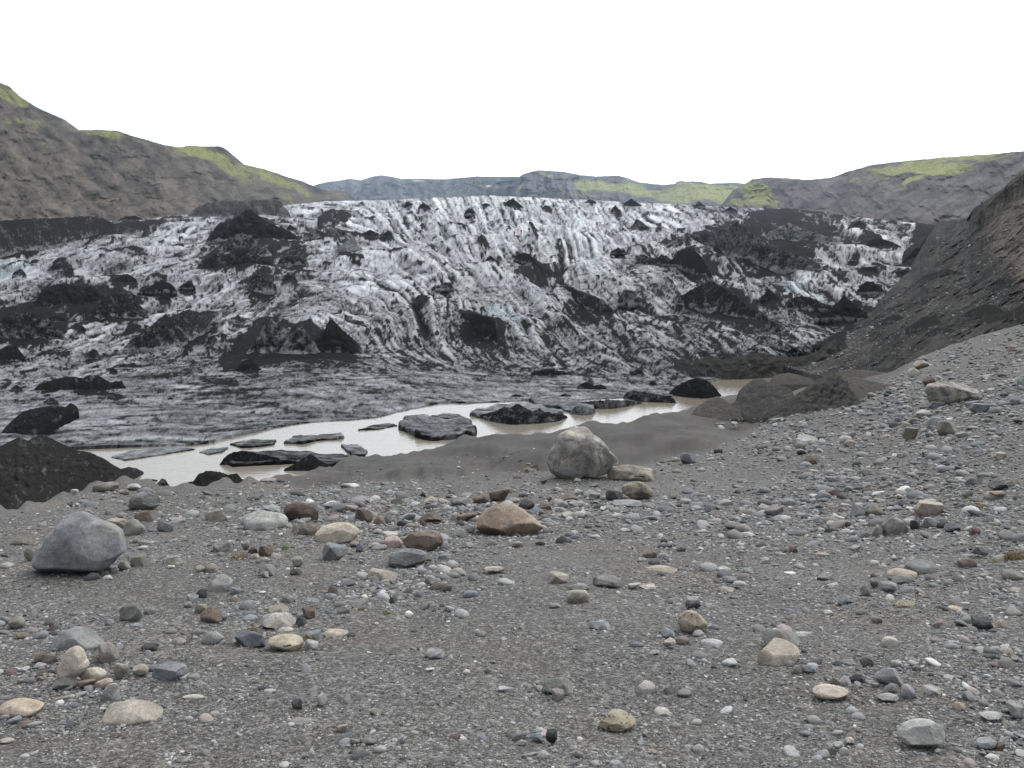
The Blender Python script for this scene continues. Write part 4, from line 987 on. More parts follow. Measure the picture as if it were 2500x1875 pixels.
mound('iceberg', cv('e', [(1770, 520), (1830, 500), (1900, 508), (2000, 528), (2095, 535)]), cv('e', [(1770, 545), (1880, 568), (2095, 576)]), y_wat, ASH, front=.6, ice=.35, rough=1.2, label='long low dark ice block between the shelf block and lone black peak', category='iceberg', group=BERG)
mound('iceberg', cv('f', [(78, 392), (120, 355), (160, 330), (240, 302), (300, 310), (340, 340), (398, 400)]), cv('f', [(78, 402), (180, 418), (300, 427), (398, 410)]), y_wat, ASH, front=.7, ice=.0, label='lone black peak of ice at the far end of the lake', category='iceberg', group=BERG)
mound('iceberg', cv('e', [(1450, 600), (1520, 590), (1590, 598), (1608, 620)]), cv('e', [(1450, 640), (1550, 650), (1608, 640)]), y_wat, ASH, front=.6, ice=.7, label='grey-white rounded ice block at the edge of the shelf', category='iceberg', group=BERG)
for cr_, bs, lab in [([(1485, 478), (1550, 445), (1600, 470), (1640, 462), (1690, 498)], 500, 'black twin cone on the flat ice shelf behind the lake'), ([(1345, 553), (1390, 530), (1430, 515), (1485, 548)], 556, 'small black cone on the shelf behind the twin-peaked iceberg'),
                     ([(1090, 535), (1130, 520), (1180, 535), (1210, 555)], 555, 'thin black crest on the shelf left of the small cone'), ([(1925, 460), (1950, 440), (1980, 462)], 466, 'tiny black cone near the far end of the ice shelf'),
                     ([(570, 580), (640, 567), (700, 580)], 588, 'low black smear of debris on the toe ice above the lake'), ([(160, 515), (225, 468), (280, 510)], 520, 'black cone on the lower grey ice above the lake\'s middle'),
                     ([(1795, 405), (1850, 375), (1885, 358), (1905, 400)], 410, 'black fin at the foot of the ice wall, right of centre'), ([(1210, 400), (1260, 378), (1330, 372), (1420, 385), (1480, 410)], 415, 'grey-black arch over a meltwater hollow at the toe')]:
    mound('dirt_cone', cv('e', cr_), 750 + .4069 * bs, y_glac, ASH, front=.7, ice=.25, foot=1.0, label=lab, category='dirt cone', group=GC)
def floe(pts, h, clean, label, name='ice_floe', rag=.10):
    """a slab of ice lying on the water; pts in photo pixels"""
    P = np.array([pix(x, y, y_water(y)) for x, y in pts])[:, :2]
    c = P.mean(0)
    n = 90
    seg = np.concatenate([P, P[:1]]); L = np.r_[0, np.cumsum(np.hypot(*np.diff(seg, axis=0).T))]
    s = np.linspace(0, L[-1], n, endpoint=False)
    ring = np.stack([np.interp(s, L, seg[:, 0]), np.interp(s, L, seg[:, 1])], -1)
    ring = c + (ring - c) * (1 + rag * fbm(s * 1.1, s * 0, 5, len(pts) * 3, .65))[:, None]
    rows = []; cl = []
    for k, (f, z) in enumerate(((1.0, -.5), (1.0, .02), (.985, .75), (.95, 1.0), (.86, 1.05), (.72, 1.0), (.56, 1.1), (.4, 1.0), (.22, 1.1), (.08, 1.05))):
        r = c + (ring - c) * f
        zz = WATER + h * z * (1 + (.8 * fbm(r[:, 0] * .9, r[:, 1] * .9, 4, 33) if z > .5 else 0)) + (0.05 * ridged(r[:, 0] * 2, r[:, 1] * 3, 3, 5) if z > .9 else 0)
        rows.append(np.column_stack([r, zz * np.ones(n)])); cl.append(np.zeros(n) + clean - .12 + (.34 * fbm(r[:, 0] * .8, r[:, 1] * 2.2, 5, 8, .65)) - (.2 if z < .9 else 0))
    V = np.array(rows); V = np.concatenate([V, V[:, :1]], 1); cl = np.array(cl); cl = np.concatenate([cl, cl[:, :1]], 1)
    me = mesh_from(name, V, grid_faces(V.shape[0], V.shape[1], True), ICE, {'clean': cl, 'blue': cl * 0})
    o = link(name, me, label=label, category='ice floe', group='flat ice floes in the lake')
    recenter(o)
floe(cv('d', [(1640, 1145), (1700, 1115), (1850, 1105), (1990, 1100), (1985, 1116), (1830, 1131), (1750, 1150)]), .12, .42, 'narrow grey floe farthest left in the open water below the toe')
floe(cv('d', [(1330, 1150), (1450, 1130), (1600, 1130), (1580, 1155), (1450, 1170), (1390, 1170)]), .08, .36, 'thin grey floe touching the toe above the flat black iceberg')
floe(cv('e', [(450, 690), (490, 670), (600, 668), (700, 690), (860, 700), (870, 725), (895, 740), (895, 770), (800, 790), (620, 805), (520, 780), (480, 755), (425, 735)]), .28, .42, 'broad grey floe against the sand bank, largest of the flat floes')
floe(cv('e', [(80, 833), (180, 835), (240, 870), (225, 895), (150, 897), (110, 865)]), .1, .48, 'small comma-shaped grey floe near the sand bank')
floe(cv('d', [(1300, 1250), (1400, 1200), (1600, 1192), (1800, 1208), (2020, 1228), (2060, 1245), (2020, 1268), (1900, 1290), (1700, 1262), (1500, 1272), (1340, 1280)]), .14, .3, 'long grey floe joining the flat and the pointed black icebergs')
floe(cv('e', [(-10, 770), (90, 772), (88, 785), (60, 796), (-10, 800)]), .08, .42, 'small oval grey floe left of the broad floe')
floe(cv('e', [(850, 650), (900, 625), (1010, 600), (1200, 590), (1420, 640), (1380, 665), (1200, 680), (1000, 690)]), .2, .5, 'pale grey floe under the twin-peaked iceberg')
floe(cv('e', [(1200, 560), (1400, 555), (1500, 575), (1600, 605), (1600, 640), (1500, 645), (1380, 615), (1260, 600)]), .2, .45, 'grey floe between the twin-peaked iceberg and the shelf')
floe(cv('d', [(640, 1225), (760, 1190), (900, 1175), (1060, 1170), (1120, 1180), (980, 1205), (860, 1222), (720, 1245)]), .03, .5, 'thin grey slush floe at the left end of the lake', rag=.2)
floe(cv('d', [(1150, 1195), (1230, 1175), (1320, 1172), (1290, 1195), (1200, 1210)]), .04, .45, 'small thin floe left of the flat black iceberg', rag=.2)
floe(cv('e', [(180, 740), (260, 715), (380, 700), (420, 712), (300, 735)]), .05, .4, 'thin dirty floe close to the toe, above the broad floe', rag=.18)
floe(cv('e', [(620, 655), (700, 640), (790, 648), (820, 665), (720, 672)]), .05, .42, 'small dirty floe behind the broad floe, touching the toe', rag=.18)
# ------------------------------------------------------------------ sand and moraine mounds on the right
MG = 'ash sand mounds along the near shore'
def mg(label, cr_, bs, Y, ice, grey, c='v', rough=.8, front=1.3, **k):
    mound('sand_mound', cv(c, cr_), cv(c, bs) if not np.isscalar(bs) else CR[c][1] + CR[c][2] * bs, (lambda a, b: Y) if np.isscalar(Y) else Y, ASH, front=front, ice=ice, grey=grey, rough=rough, label=label, category='sand mound', group=MG, **k)
mg('grey-brown sand mound with a dark scooped flank beside the silty inlet', [(240, 940), (330, 800), (420, 720), (510, 650), (580, 640), (650, 670), (720, 690), (800, 720), (900, 760), (1000, 830)], [(240, 990), (600, 990), (1000, 960)], y_gnd, .0, .75)
mg('steep streaked sand mound with dark gullies, middle of three', [(560, 980), (800, 860), (950, 750), (1070, 660), (1200, 590), (1270, 600), (1370, 640), (1500, 760)], [(560, 1000), (900, 990), (1500, 880)], y_gnd, 0, .6, rough=1.5)
mg('smooth pointed grey sand mound nearest the cobbles', [(640, 1010), (900, 900), (1100, 800), (1290, 700), (1400, 628), (1480, 640), (1600, 670), (1700, 690), (1800, 700)], [(640, 1020), (900, 960), (1200, 880), (1400, 850), (1650, 760), (1800, 705)], y_gnd, 0, .95, rough=.35)
mg('flat grey sand ridge behind the smooth pointed mound', [(1180, 640), (1240, 575), (1370, 560), (1500, 565), (1700, 590), (1830, 640), (1900, 690)], [(1180, 700), (1900, 720)], lambda a, b: 29.0, 0, .9, rough=.4)
mg('small brown sand mound behind the scooped one, at the inlet', [(640, 640), (760, 600), (830, 590), (920, 610), (1050, 650), (1100, 690)], [(640, 700), (1100, 700)], lambda a, b: 34.0, 0, .8, rough=.6)
mg('low grey sand mound at the end of the sand bank', [(-60, 930), (30, 880), (110, 830), (190, 800), (250, 830), (330, 890), (420, 960)], [(-60, 990), (150, 1020), (420, 1000)], y_gnd, 0, .85, rough=.5)
mound('moraine_ridge', cv('v', [(-260, 490), (-120, 470), (0, 480), (90, 440), (160, 440), (240, 470), (380, 440), (520, 412), (600, 410), (700, 430), (780, 450), (900, 450), (1000, 430), (1100, 390), (1200, 310), (1290, 270), (1340, 262), (1420, 310), (1500, 380)]),
      cv('v', [(-260, 590), (0, 640), (300, 655), (600, 640), (900, 620), (1100, 640), (1500, 560)]), y_wat, ASH, front=1.0, ice=.12, grey=.32, rough=1.4, label='brown-black moraine ridge closing the right end of the lake', category='moraine')

# ------------------------------------------------------------------ rock outcrop on the slope, snow on the far mountain
oc_ = mound('rock_outcrop', cv('w', [(1828, 540), (1838, 490), (1850, 445), (1880, 405), (1930, 360), (1990, 310), (2040, 260), (2100, 210), (2160, 165), (2212, 120), (2300, 60)]), cv('w', [(1828, 545), (1900, 500), (2000, 410), (2100, 320), (2212, 250), (2300, 210)]),
      lambda a, b: y_slope(a, b) * .985, OUTC, front=.35, rough=2.6, side=6, label='craggy grey rock face at the left edge of the brown outcrop, upper right', category='rock outcrop')
oc_.color = (.15, .14, .13, 1)
SNOW = flat('old_snow', (.8, .8, .8), .6)
for (x_, y_, w_, h_, lab) in ((1022, 443, 30, 5, 'long thin snow patch on the far blue mountain'), (1193, 456, 13, 6, 'small snow patch left of the cliff on the far mountain')):
    b_ = bmesh.new(); bmesh.ops.create_icosphere(b_, subdivisions=3, radius=.5)
    v = np.array([q.co[:] for q in b_.verts]); f = np.array([[k.index for k in q.verts] for q in b_.faces]); b_.free()
    Yd = float(poly([(600, 3700), (1100, 3100), (1270, 2300)], x_)) * 1.04
    v = v * (1 + .3 * noise3(v, 3, int(x_)))[:, None] * np.array([w_, h_ * 3, h_]) * Yd / FPX
    P0 = pix(x_, y_, Yd)
    o = link('snow_patch', mesh_from('snow_patch', v, f, SNOW), label=lab, category='snow patch'); o.location = P0
# ------------------------------------------------------------------ stones
def ico(sub):
    bm = bmesh.new(); bmesh.ops.create_icosphere(bm, subdivisions=sub, radius=1)
    v = np.array([p.co[:] for p in bm.verts]); f = np.array([[q.index for q in p.verts] for p in bm.faces]); bm.free()
    return v, f
ICO = {k: ico(k) for k in (1, 2, 4, 5)}; ICO[3] = ico(4)
def rock_shape(kind, sub, seed):
    v, f = ICO[sub]; v = v.copy(); r = np.random.default_rng(seed)
    d = v.copy()
    if kind == 'a':
        v *= 1.25
        for k in range(r.integers(13, 20)):
            n = r.normal(size=3); n /= np.linalg.norm(n)
            if k == 0: n = np.array([r.normal() * .2, r.normal() * .2, 1.0]); n /= np.linalg.norm(n)
            o = r.uniform(.52, .88)
            e = v @ n - o
            v -= np.maximum(e, 0)[:, None] * n * .96
        v *= (1 + .05 * noise3(d, 1.6, seed) + .022 * noise3(d, 5, seed + 2))[:, None]
    else:
        v *= (1 + .14 * noise3(d, .9, seed, 2) + .045 * noise3(d, 2.6, seed + 1) + .01 * noise3(d, 8, seed + 4))[:, None]
        for k in range(5):
            n = r.normal(size=3); n /= np.linalg.norm(n); e = v @ n - r.uniform(.6, .9)
            v -= np.maximum(e, 0)[:, None] * n * .8
    lo, hi = v.min(0), v.max(0)
    return (v - (lo + hi) / 2) / (hi - lo), f
def rock_mesh(kind, sub, seed, mat):
    v, f = rock_shape(kind, sub, seed)
    me = mesh_from('rock', v, f, mat, smooth=True)
    return me
LIB = {}
def lib(kind, k, mat):
    key = (kind, k, mat.name)
    if key not in LIB: LIB[key] = rock_mesh(kind, 3, 100 + k * 7 + (50 if kind == 'a' else 0), mat)
    return LIB[key]
TINT = dict(g=(.215, .215, .21), l=(.33, .327, .31), d=(.062, .063, .068), b=(.155, .17, .19), t=(.30, .26, .20), n=(.135, .10, .078), r=(.14, .072, .062), w=(.46, .44, .40), o=(.19, .178, .145), p=(.29, .225, .195), c=(.40, .355, .29))
CNAME = dict(g='grey', l='light grey', d='dark grey', b='bluish grey', t='tan', n='brown', r='dark red', w='whitish', o='olive grey', p='pinkish', c='cream')
# boxes of stones read from the photo: crop: "x0 y0 x1 y1 colour shape" (r rounded, a angular, f flat)
ST = {
'q': """500 65 640 105 o r;650 70 720 105 n r;1215 105 1390 162 w r;1515 135 1595 175 l r;710 270 1020 490 n a;320 350 745 565 l r;500 310 680 380 g a;-5 345 205 472 o a;1055 655 1290 832 b r;830 460 1020 610 t a;780 480 840 590 t a;
1080 285 1200 355 b r;1225 300 1380 385 o r;1345 340 1515 480 n a;1515 395 1620 505 p r;1610 385 1690 475 g r;1725 440 1830 515 d r;1925 380 2140 480 n a;1935 455 2000 515 d r;1600 590 1785 705 p r;1590 545 1740 612 l r;1510 520 1600 575 l r;
65 630 252 757 g a;105 725 185 787 g r;200 625 275 680 l r;340 535 430 610 g r;330 625 405 710 g a;475 670 620 782 n a;390 685 480 745 n a;405 740 490 812 t r;480 780 590 837 t r;590 735 695 797 l r;785 770 890 857 o r;760 875 870 942 d a;470 835 640 942 g a;485 900 580 967 g r;
225 1045 325 1125 b a;220 1120 300 1190 t r;680 1115 805 1200 o r;1100 1040 1195 1118 n r;1065 1100 1195 1180 b a;885 1145 1040 1212 g r;1535 1075 1660 1160 g r;1655 1140 1715 1192 d r;1970 935 2110 1042 g a;1885 1000 1995 1067 l r;2025 990 2120 1062 o r;1850 1040 1920 1092 t r;1450 880 1740 1022 t a;1600 1130 1990 1300 o a;
1355 650 1445 740 b r;1300 625 1390 687 o r;1465 640 1590 697 t r;1195 785 1280 832 g a;1300 780 1380 817 d a;1820 275 1940 312 l r;1960 235 2100 295 t r;1505 305 1605 350 p r;1670 240 1790 312 t a;-5 835 110 927 t r;550 1195 750 1292 t r;2110 640 2200 735 g r;1380 280 1460 345 p r;370 330 440 370 l r""",
't': """1415 500 1850 668 t a;1395 725 1550 840 d a;1440 800 1730 890 g r;345 705 545 838 n a;200 765 345 852 n r;605 810 760 922 d r;675 885 840 962 b r;790 915 885 967 n a;765 840 915 932 n r;960 825 1060 892 g r;1060 825 1180 882 l r;965 885 1030 947 g r;990 920 1125 1002 l a;1125 930 1240 997 b a;865 785 910 832 r r;
920 695 1010 755 l a;1080 715 1205 792 l a;990 760 1150 832 n a;1240 750 1355 812 g r;50 925 250 1022 n a;15 1060 145 1167 l a;0 780 200 882 g a;45 865 170 922 g r;705 530 780 587 l r;660 520 730 580 t r;730 490 800 552 n a;2070 390 2205 497 b a;300 1400 490 1477 t r;95 1190 205 1247 g r;1665 1250 1865 1352 t a;1865 1290 1970 1372 g r;
1675 1335 1770 1387 g r;1745 1390 2050 1477 t a;800 630 870 672 d a;1110 615 1175 652 l r;1520 1065 1630 1107 l f;1260 1125 1350 1157 l f;1935 1195 2035 1252 b r;2030 1235 2120 1287 d r;0 925 100 1012 l a;1885 1160 1955 1207 d r;140 1040 225 1107 g r;1140 800 1200 840 p r;1340 880 1440 925 l r;1440 930 1560 965 l r""",
'l': """855 735 1090 825 o r;1170 755 1295 812 l r;1105 815 1190 882 n r;650 810 720 857 l r;1225 1005 1420 1145 n a;1110 1085 1335 1258 o r;960 1080 1160 1195 t a;1435 1100 1605 1217 g a;1545 1070 1710 1135 g a;760 995 870 1077 g r;95 1240 290 1348 o r;225 1345 330 1490 o r;-5 1480 130 1542 g r;-5 1380 160 1442 g a;
1165 1405 1360 1535 o a;1485 1415 1690 1528 l a;955 1500 1060 1567 b r;1010 1530 1095 1592 g r;1080 1470 1200 1562 o r;1270 1270 1385 1327 g r;1795 1510 1885 1587 t r;615 915 675 967 b r;685 935 735 967 l r;1220 1255 1280 1302 g r;960 995 1025 1052 g r;1530 1505 1610 1547 w r""",
'g': """1160 585 1303 700 g a;665 740 807 842 g a;1090 655 1165 712 d r;1040 690 1110 742 g r;1025 730 1075 767 g r;1115 765 1242 867 n r;1085 740 1160 812 t r;290 870 572 1050 g a;530 960 657 1078 o r;445 1090 600 1175 t r;290 1140 442 1238 g a;195 1010 320 1108 n a;635 1070 717 1148 o r;740 1080 832 1142 t f;855 1075 1047 1200 b a;440 1155 542 1212 n a;
530 1155 632 1212 p r;565 1185 687 1302 l a;575 1270 912 1435 t f;-5 1268 247 1375 t f;305 1250 392 1302 p r;1125 895 1252 972 g r;945 930 1040 977 g r;1305 890 1492 998 b a;1700 945 1782 1012 l r;1445 785 1647 892 l a;1490 740 1607 812 o a;1645 815 1717 882 d a;1710 710 1792 772 g r;1685 760 1762 827 n r;1360 780 1432 817 b r;1545 870 1642 902 c f;
1805 880 1947 932 t r;1700 890 1802 942 b a;1330 1060 1467 1112 g f;1015 1245 1152 1277 c f;1440 1195 1512 1227 d f;1470 1215 1547 1242 l f;1625 1275 1692 1327 d a;1765 1240 1842 1312 l r;1070 1170 1167 1217 g a;580 825 637 862 b r;725 850 797 892 b r;790 965 887 1012 d a;-5 810 62 882 g r;50 815 142 882 g r;75 900 162 942 n a;1880 1410 1947 1462 t r;1600 1375 1762 1442 o f;
800 760 862 802 g r;1285 650 1347 697 b a;1280 695 1332 742 t r;380 708 435 740 g a;95 1390 195 1435 n f;585 1560 660 1600 t f;-5 1490 80 1520 t f""",
'h': """-5 885 112 942 t a;100 905 157 942 d r;540 1000 657 1068 g a;755 1105 797 1137 w r;875 1090 917 1132 g r;1190 1145 1382 1255 l a;1245 1220 1327 1292 g r;1160 1170 1207 1212 l r;50 1385 267 1468 t a;1225 565 1352 638 t r;1330 660 1467 748 t r;1350 625 1462 672 l a;1480 580 1642 652 g a;1675 620 1752 657 l r;1740 630 1842 672 l r;
1455 830 1582 892 g a;1235 735 1302 767 g f;1845 880 1947 932 b a;1870 935 1947 987 t r;1715 1175 1832 1248 l a;1870 1190 1947 1257 g r;1450 1320 1507 1357 l r;1025 1445 1112 1502 g a;1125 1460 1207 1512 b a;1215 1450 1287 1527 d a;1155 1430 1217 1462 l r;1075 1580 1132 1632 g a;1110 1565 1177 1617 g a;1170 1560 1242 1607 l r;1055 1500 1112 1532 l r;680 540 777 597 l r;535 565 632 642 g a;950 1200 1007 1227 l f;
545 1095 597 1117 w a;265 665 360 722 g r;1755 1450 1822 1502 g a;1785 1550 1842 1587 p r;45 755 132 817 l a;165 755 227 782 n r""",
'i': """50 705 142 782 g a;145 735 207 767 l r;90 890 167 942 g r;135 935 272 992 l f;-5 925 77 977 p f;480 880 702 1015 g r;440 945 692 1095 t a;655 890 767 942 l a;300 1045 402 1098 t a;385 1060 442 1102 g r;615 1060 662 1097 g r;640 1085 702 1132 o r;700 1080 792 1127 b a;1145 920 1242 992 l r;1025 1030 1107 1092 g a;1105 1095 1267 1218 g a;965 1130 1067 1203 d r;905 1145 982 1212 g r;
760 1190 972 1275 t f;860 1150 907 1212 o r;1155 1185 1252 1247 g a;1120 1235 1247 1292 g a;1255 1195 1342 1283 g r;1375 1200 1497 1267 g a;1050 1165 1117 1202 g r;805 1535 897 1602 o r;905 1545 967 1607 l r;875 1510 942 1552 g r;940 1485 1002 1522 l r;1440 1550 1512 1607 g r;1675 1485 1792 1548 l f;1775 1510 1842 1552 n r;1840 1290 1950 1383 g a;1695 1335 1842 1402 l a;1545 1290 1622 1342 t r;
1745 980 1822 1042 g r;1815 985 1882 1042 t r;1485 955 1592 1012 g f;1440 825 1532 887 p a;1650 820 1772 903 d a;1770 830 1852 887 p a;1515 750 1602 782 t r;1090 810 1162 857 o r;915 705 987 752 b a;1280 490 1462 585 g r;1170 545 1352 618 t f;1205 580 1317 652 o r;1030 640 1092 697 o r;1135 615 1237 672 g a;1085 610 1142 652 n r;845 625 917 667 l r;780 570 877 627 g a;1575 485 1682 558 n r;1655 415 1742 472 g r;1815 550 1947 622 o r;
965 415 1032 457 l r;620 420 682 467 r a;775 455 857 492 p a;215 530 307 562 l f;465 480 532 522 l a;605 560 672 582 w f;315 610 397 657 w r;235 645 327 682 t f;1150 255 1297 382 g a;1330 170 1492 273 t a;1370 255 1467 333 g r;1060 190 1162 262 o r;975 185 1072 272 g a;485 195 602 272 o a;445 185 517 237 l a;830 100 922 157 n a;230 155 322 197 l a;1620 25 1712 87 g a;1750 50 1852 112 g a;1755 105 1852 147 p r;1860 40 1932 97 t r;
1640 315 1702 367 r r;1500 290 1587 352 b a;1310 275 1362 337 d a;1460 265 1527 307 b r;1765 280 1822 312 t r;1600 105 1662 152 g r;1415 605 1487 637 l r;825 775 882 802 w f;915 830 952 867 w r;1100 300 1160 372 g a;1220 160 1290 210 b a;1200 470 1240 500 l r""",
'f': """1600 295 1692 357 n r;1515 245 1587 307 w r;1550 195 1637 252 t r;1885 455 2002 522 b a;1855 435 1942 482 g a;1900 400 1957 442 l a;1630 540 1722 612 b a;1695 560 1802 658 o a;1480 600 1572 683 t a;1555 495 1652 547 l a;1640 445 1735 500 b a;820 645 972 713 w a;840 690 902 742 g r;155 750 247 822 b a;1100 650 1182 702 l r;1130 675 1212 722 p r;895 765 987 832 o r;695 540 757 573 w r;2030 750 2102 797 t r;
1480 750 1512 782 w r;1220 225 1252 252 w r;940 308 970 330 w r;2110 100 2172 142 p a;2120 415 2202 462 b r;2170 300 2215 372 g r;1270 390 1332 422 g f;1950 285 2005 330 l a;1800 625 1885 665 o r;1280 580 1330 612 t r;610 235 640 255 w r;1645 20 1680 40 g r;1600 55 1632 75 w r""",
}
G_ST = 'stones scattered over the gravel bank'
LAND = []   # landmarks: (name, px, py, radius)
STONES = []
def size_word(w):
    return 'big' if w > 85 else ('mid-sized' if w > 45 else 'small')
def place_box(x0, y0, x1, y1, dep=.8, zoff=.16):
    """world size and centre of a stone that fills the pixel box and rests on the ground"""
    cx, cy = (x0 + x1) / 2, (y0 + y1) / 2
    w, h = x1 - x0, y1 - y0
    g = ground_pt(cx, y1 - .12 * h)
    Y = float(g[1])
    for _ in range(3):
        wm = w * Y / FPX; hm = h * Y / FPX
        e = math.atan2(1.7 - float(g[2]), Y)
        s, c_ = math.sin(e), math.cos(e)
        d = min(dep * wm, .85 * hm / max(s, .05), 1.3 * wm)
        H = math.sqrt(max(hm * hm - (d * s) ** 2, (.3 * hm) ** 2)) / c_
        H /= (1 - zoff * .35)
        # walk along the ray through the box centre until the stone rests on the ground
        ys = np.linspace(Y * .85, Y * 1.25, 25)
        P = pix(cx, cy, ys)
        gz = np.array([ground_z(p[0], p[1]) for p in P[::6]]); gz = np.interp(ys, ys[::6], gz)
        f = (P[:, 2] - gz) - H * (.5 - zoff)
        k = int(np.argmin(np.abs(f)))
        Y = float(ys[k]) if _ < 2 else Y
        C = P[k]
    return C, (wm, d, H)
def add_stone(x0, y0, x1, y1, col, sh, seed, mat=None, name=None, label=None, me=None, dep=.8, zoff=.16, cat=None):
    C, dims = place_box(x0, y0, x1, y1, dep, zoff)
    r = random.Random(seed)
    if me is None:
        me = lib('a' if sh == 'a' or (sh == 'r' and r.random() < .5) else 'r', r.randrange(14), mat or (CRAG if sh == 'a' and r.random() < .3 else ROCKM))
    w = x1 - x0
    name = name or ('boulder' if w > 85 else 'stone')
    o = link(name, me)
    o.location = C
    flip = r.choice([0, math.pi]) if me.users > 1 or name != 'boulder' else 0
    o.rotation_euler = (0, 0, flip)
    o.scale = dims
    t = TINT[col]; k = r.uniform(.88, 1.14)
    gy = sum(t) / 3; t = [gy + (q - gy) * .72 for q in t]
    o.color = (t[0] * k * r.uniform(.97, 1.03), t[1] * k, t[2] * k * r.uniform(.97, 1.03), 1)
    o['category'] = cat or name
    if label: o['label'] = label
    STONES.append(dict(o=o, x=(x0 + x1) / 2, y=(y0 + y1) / 2, w=w, h=y1 - y0, c=col, s=sh, label=label))
    return o

def outline_rock(name, pts, col, mat, label, seed, dep=.8, planes=8, zoff=.12, nz_=.05, lo=.6):
    """a rock whose outline, seen from the path, follows the given pixel outline; full depth behind it"""
    a = np.array(pts, float)
    x0, y0, x1, y1 = a[:, 0].min(), a[:, 1].min(), a[:, 0].max(), a[:, 1].max()
    cx, cy = (x0 + x1) / 2, (y0 + y1) / 2
    th = np.arctan2(-(a[:, 1] - cy) / (y1 - y0) * 2, (a[:, 0] - cx) / (x1 - x0) * 2)
    rr = np.hypot((a[:, 1] - cy) / (y1 - y0) * 2, (a[:, 0] - cx) / (x1 - x0) * 2)
    o_ = np.argsort(th); th = th[o_]; rr = rr[o_]
    th = np.r_[th - 2 * math.pi, th, th + 2 * math.pi]; rr = np.r_[rr, rr, rr]
    v, f = ICO[5]; v = v.copy(); d = v.copy()
    # outline radius only matters near the rim, front and back are cut by broad facets
    ph = np.arctan2(v[:, 2], v[:, 0])
    R = np.interp(ph, th, rr)
    v[:, 0] *= R; v[:, 2] *= R
    r = np.random.default_rng(seed)
    for k in range(planes):
        n = r.normal(size=3); n[1] = -abs(n[1]) * 1.4 - .5 if k < planes * .7 else abs(n[1]) * 1.4 + .4
        n[0] *= .8; n[2] = abs(n[2]) * .8 if r.random() < .6 else n[2] * .6
        n /= np.linalg.norm(n)
        e = v @ n - r.uniform(lo, .92)
        v -= np.maximum(e, 0)[:, None] * n * .93
    for k in range(9):
        n = r.normal(size=3); n[1] = -abs(n[1]); n /= np.linalg.norm(n); q_ = float((v @ n).max()); e = v @ n - q_ * r.uniform(.86, .97)
        v -= np.maximum(e, 0)[:, None] * n * .95
    v *= (1 + nz_ * noise3(d, 1.7, seed, 3) + nz_ * .5 * ridged(d[:, 0] * 3 + seed, d[:, 2] * 3 + d[:, 1] * 2, 3, seed) + nz_ * .22 * noise3(d, 9, seed + 3, 3))[:, None]
    v[:, 0] = (v[:, 0] - v[:, 0].min()) / np.ptp(v[:, 0]) - .5
    v[:, 2] = (v[:, 2] - v[:, 2].min()) / np.ptp(v[:, 2]) - .5
    v[:, 1] /= 2.0
    me = mesh_from(name, v, f, mat)
    return add_stone(x0, y0, x1, y1, col, 'a', seed, mat, name, label, me, dep, zoff)
# landmark rocks
outline_rock('boulder', cv('t', [(1175, 150), (1230, 172), (1300, 240), (1380, 300), (1440, 390), (1505, 440), (1520, 500), (1500, 560), (1400, 590), (1200, 610), (1080, 650), (1000, 655), (930, 620), (895, 560), (865, 500), (855, 430), (890, 380), (935, 310), (960, 250), (1060, 190)]), 'l', CRAG, 'tallest boulder of all, pale grey and pointed, by the sand bank', 41, .85, 11, .05, .05, .62).color = (.345, .335, .31, 1)
outline_rock('boulder', cv('l', [(600, 1060), (680, 1020), (760, 1018), (900, 1090), (1060, 1160), (1115, 1210), (1135, 1300), (1150, 1400), (1080, 1440), (950, 1560), (880, 1595), (700, 1580), (500, 1570), (380, 1600), (290, 1560), (275, 1520), (300, 1400), (420, 1280), (540, 1150)]), 'b', ROCKM, 'big smooth blue-grey boulder with a sloping top at the left', 57, .7, 9, .03, .035, .6).color = (.205, .208, .213, 1)
outline_rock('boulder', cv('t', [(440, 840), (560, 850), (620, 890), (700, 960), (790, 1020), (850, 1090), (700, 1130), (540, 1155), (400, 1140), (260, 1135), (220, 1090), (228, 1000), (260, 930), (350, 880)]), 't', ROCKM, 'broad flat-topped pinkish tan boulder with a dark front edge', 12, .9, 8, .1, .03, .62).color = (.24, .19, .15, 1)
outline_rock('boulder', cv('q', [(1790, 545), (1900, 530), (2060, 530), (2120, 545), (2155, 600), (2150, 650), (2090, 710), (1950, 718), (1810, 690), (1780, 630)]), 'n', ROCKM, 'dark brown block lying between the pink stone and tan boulder', 23, .7, 8, .08, .03, .62)
outline_rock('boulder', cv('q', [(990, 600), (1020, 530), (1100, 480), (1200, 460), (1290, 462), (1360, 500), (1395, 540), (1375, 600), (1300, 660), (1200, 665), (1080, 660), (985, 640)]), 'c', ROCKM, 'cream boulder with a crack running across its rounded top', 31, .8, 6, .12, .04, .68).color = (.33, .30, .25, 1)
outline_rock('boulder', cv('q', [(1640, 830), (1660, 780), (1730, 705), (1800, 695), (1900, 700), (1980, 720), (2020, 755), (2000, 800), (1900, 850), (1800, 872), (1700, 860)]), 'g', LAYM, 'grey slab-like boulder with streaks, in front of the dark brown block', 37, .7, 7, .1, .03, .6)
outline_rock('boulder', cv('l', [(1240, 850), (1320, 825), (1420, 850), (1475, 890), (1450, 980), (1380, 1000), (1250, 1005), (1180, 1010), (1190, 930)]), 'g', LAYM, 'layered grey rock with splitting edges near the lake-side crest', 43, .8, 7, .08, .05, .6)
outline_rock('boulder', cv('t', [(1550, 660), (1620, 645), (1700, 650), (1770, 680), (1820, 730), (1838, 790), (1790, 815), (1700, 800), (1600, 790), (1535, 740)]), 't', CRAG, 'tan boulder with a pale patch, in front of the long tan rock', 47, .8, 8, .1, .05, .6).color = (.29, .255, .2, 1)
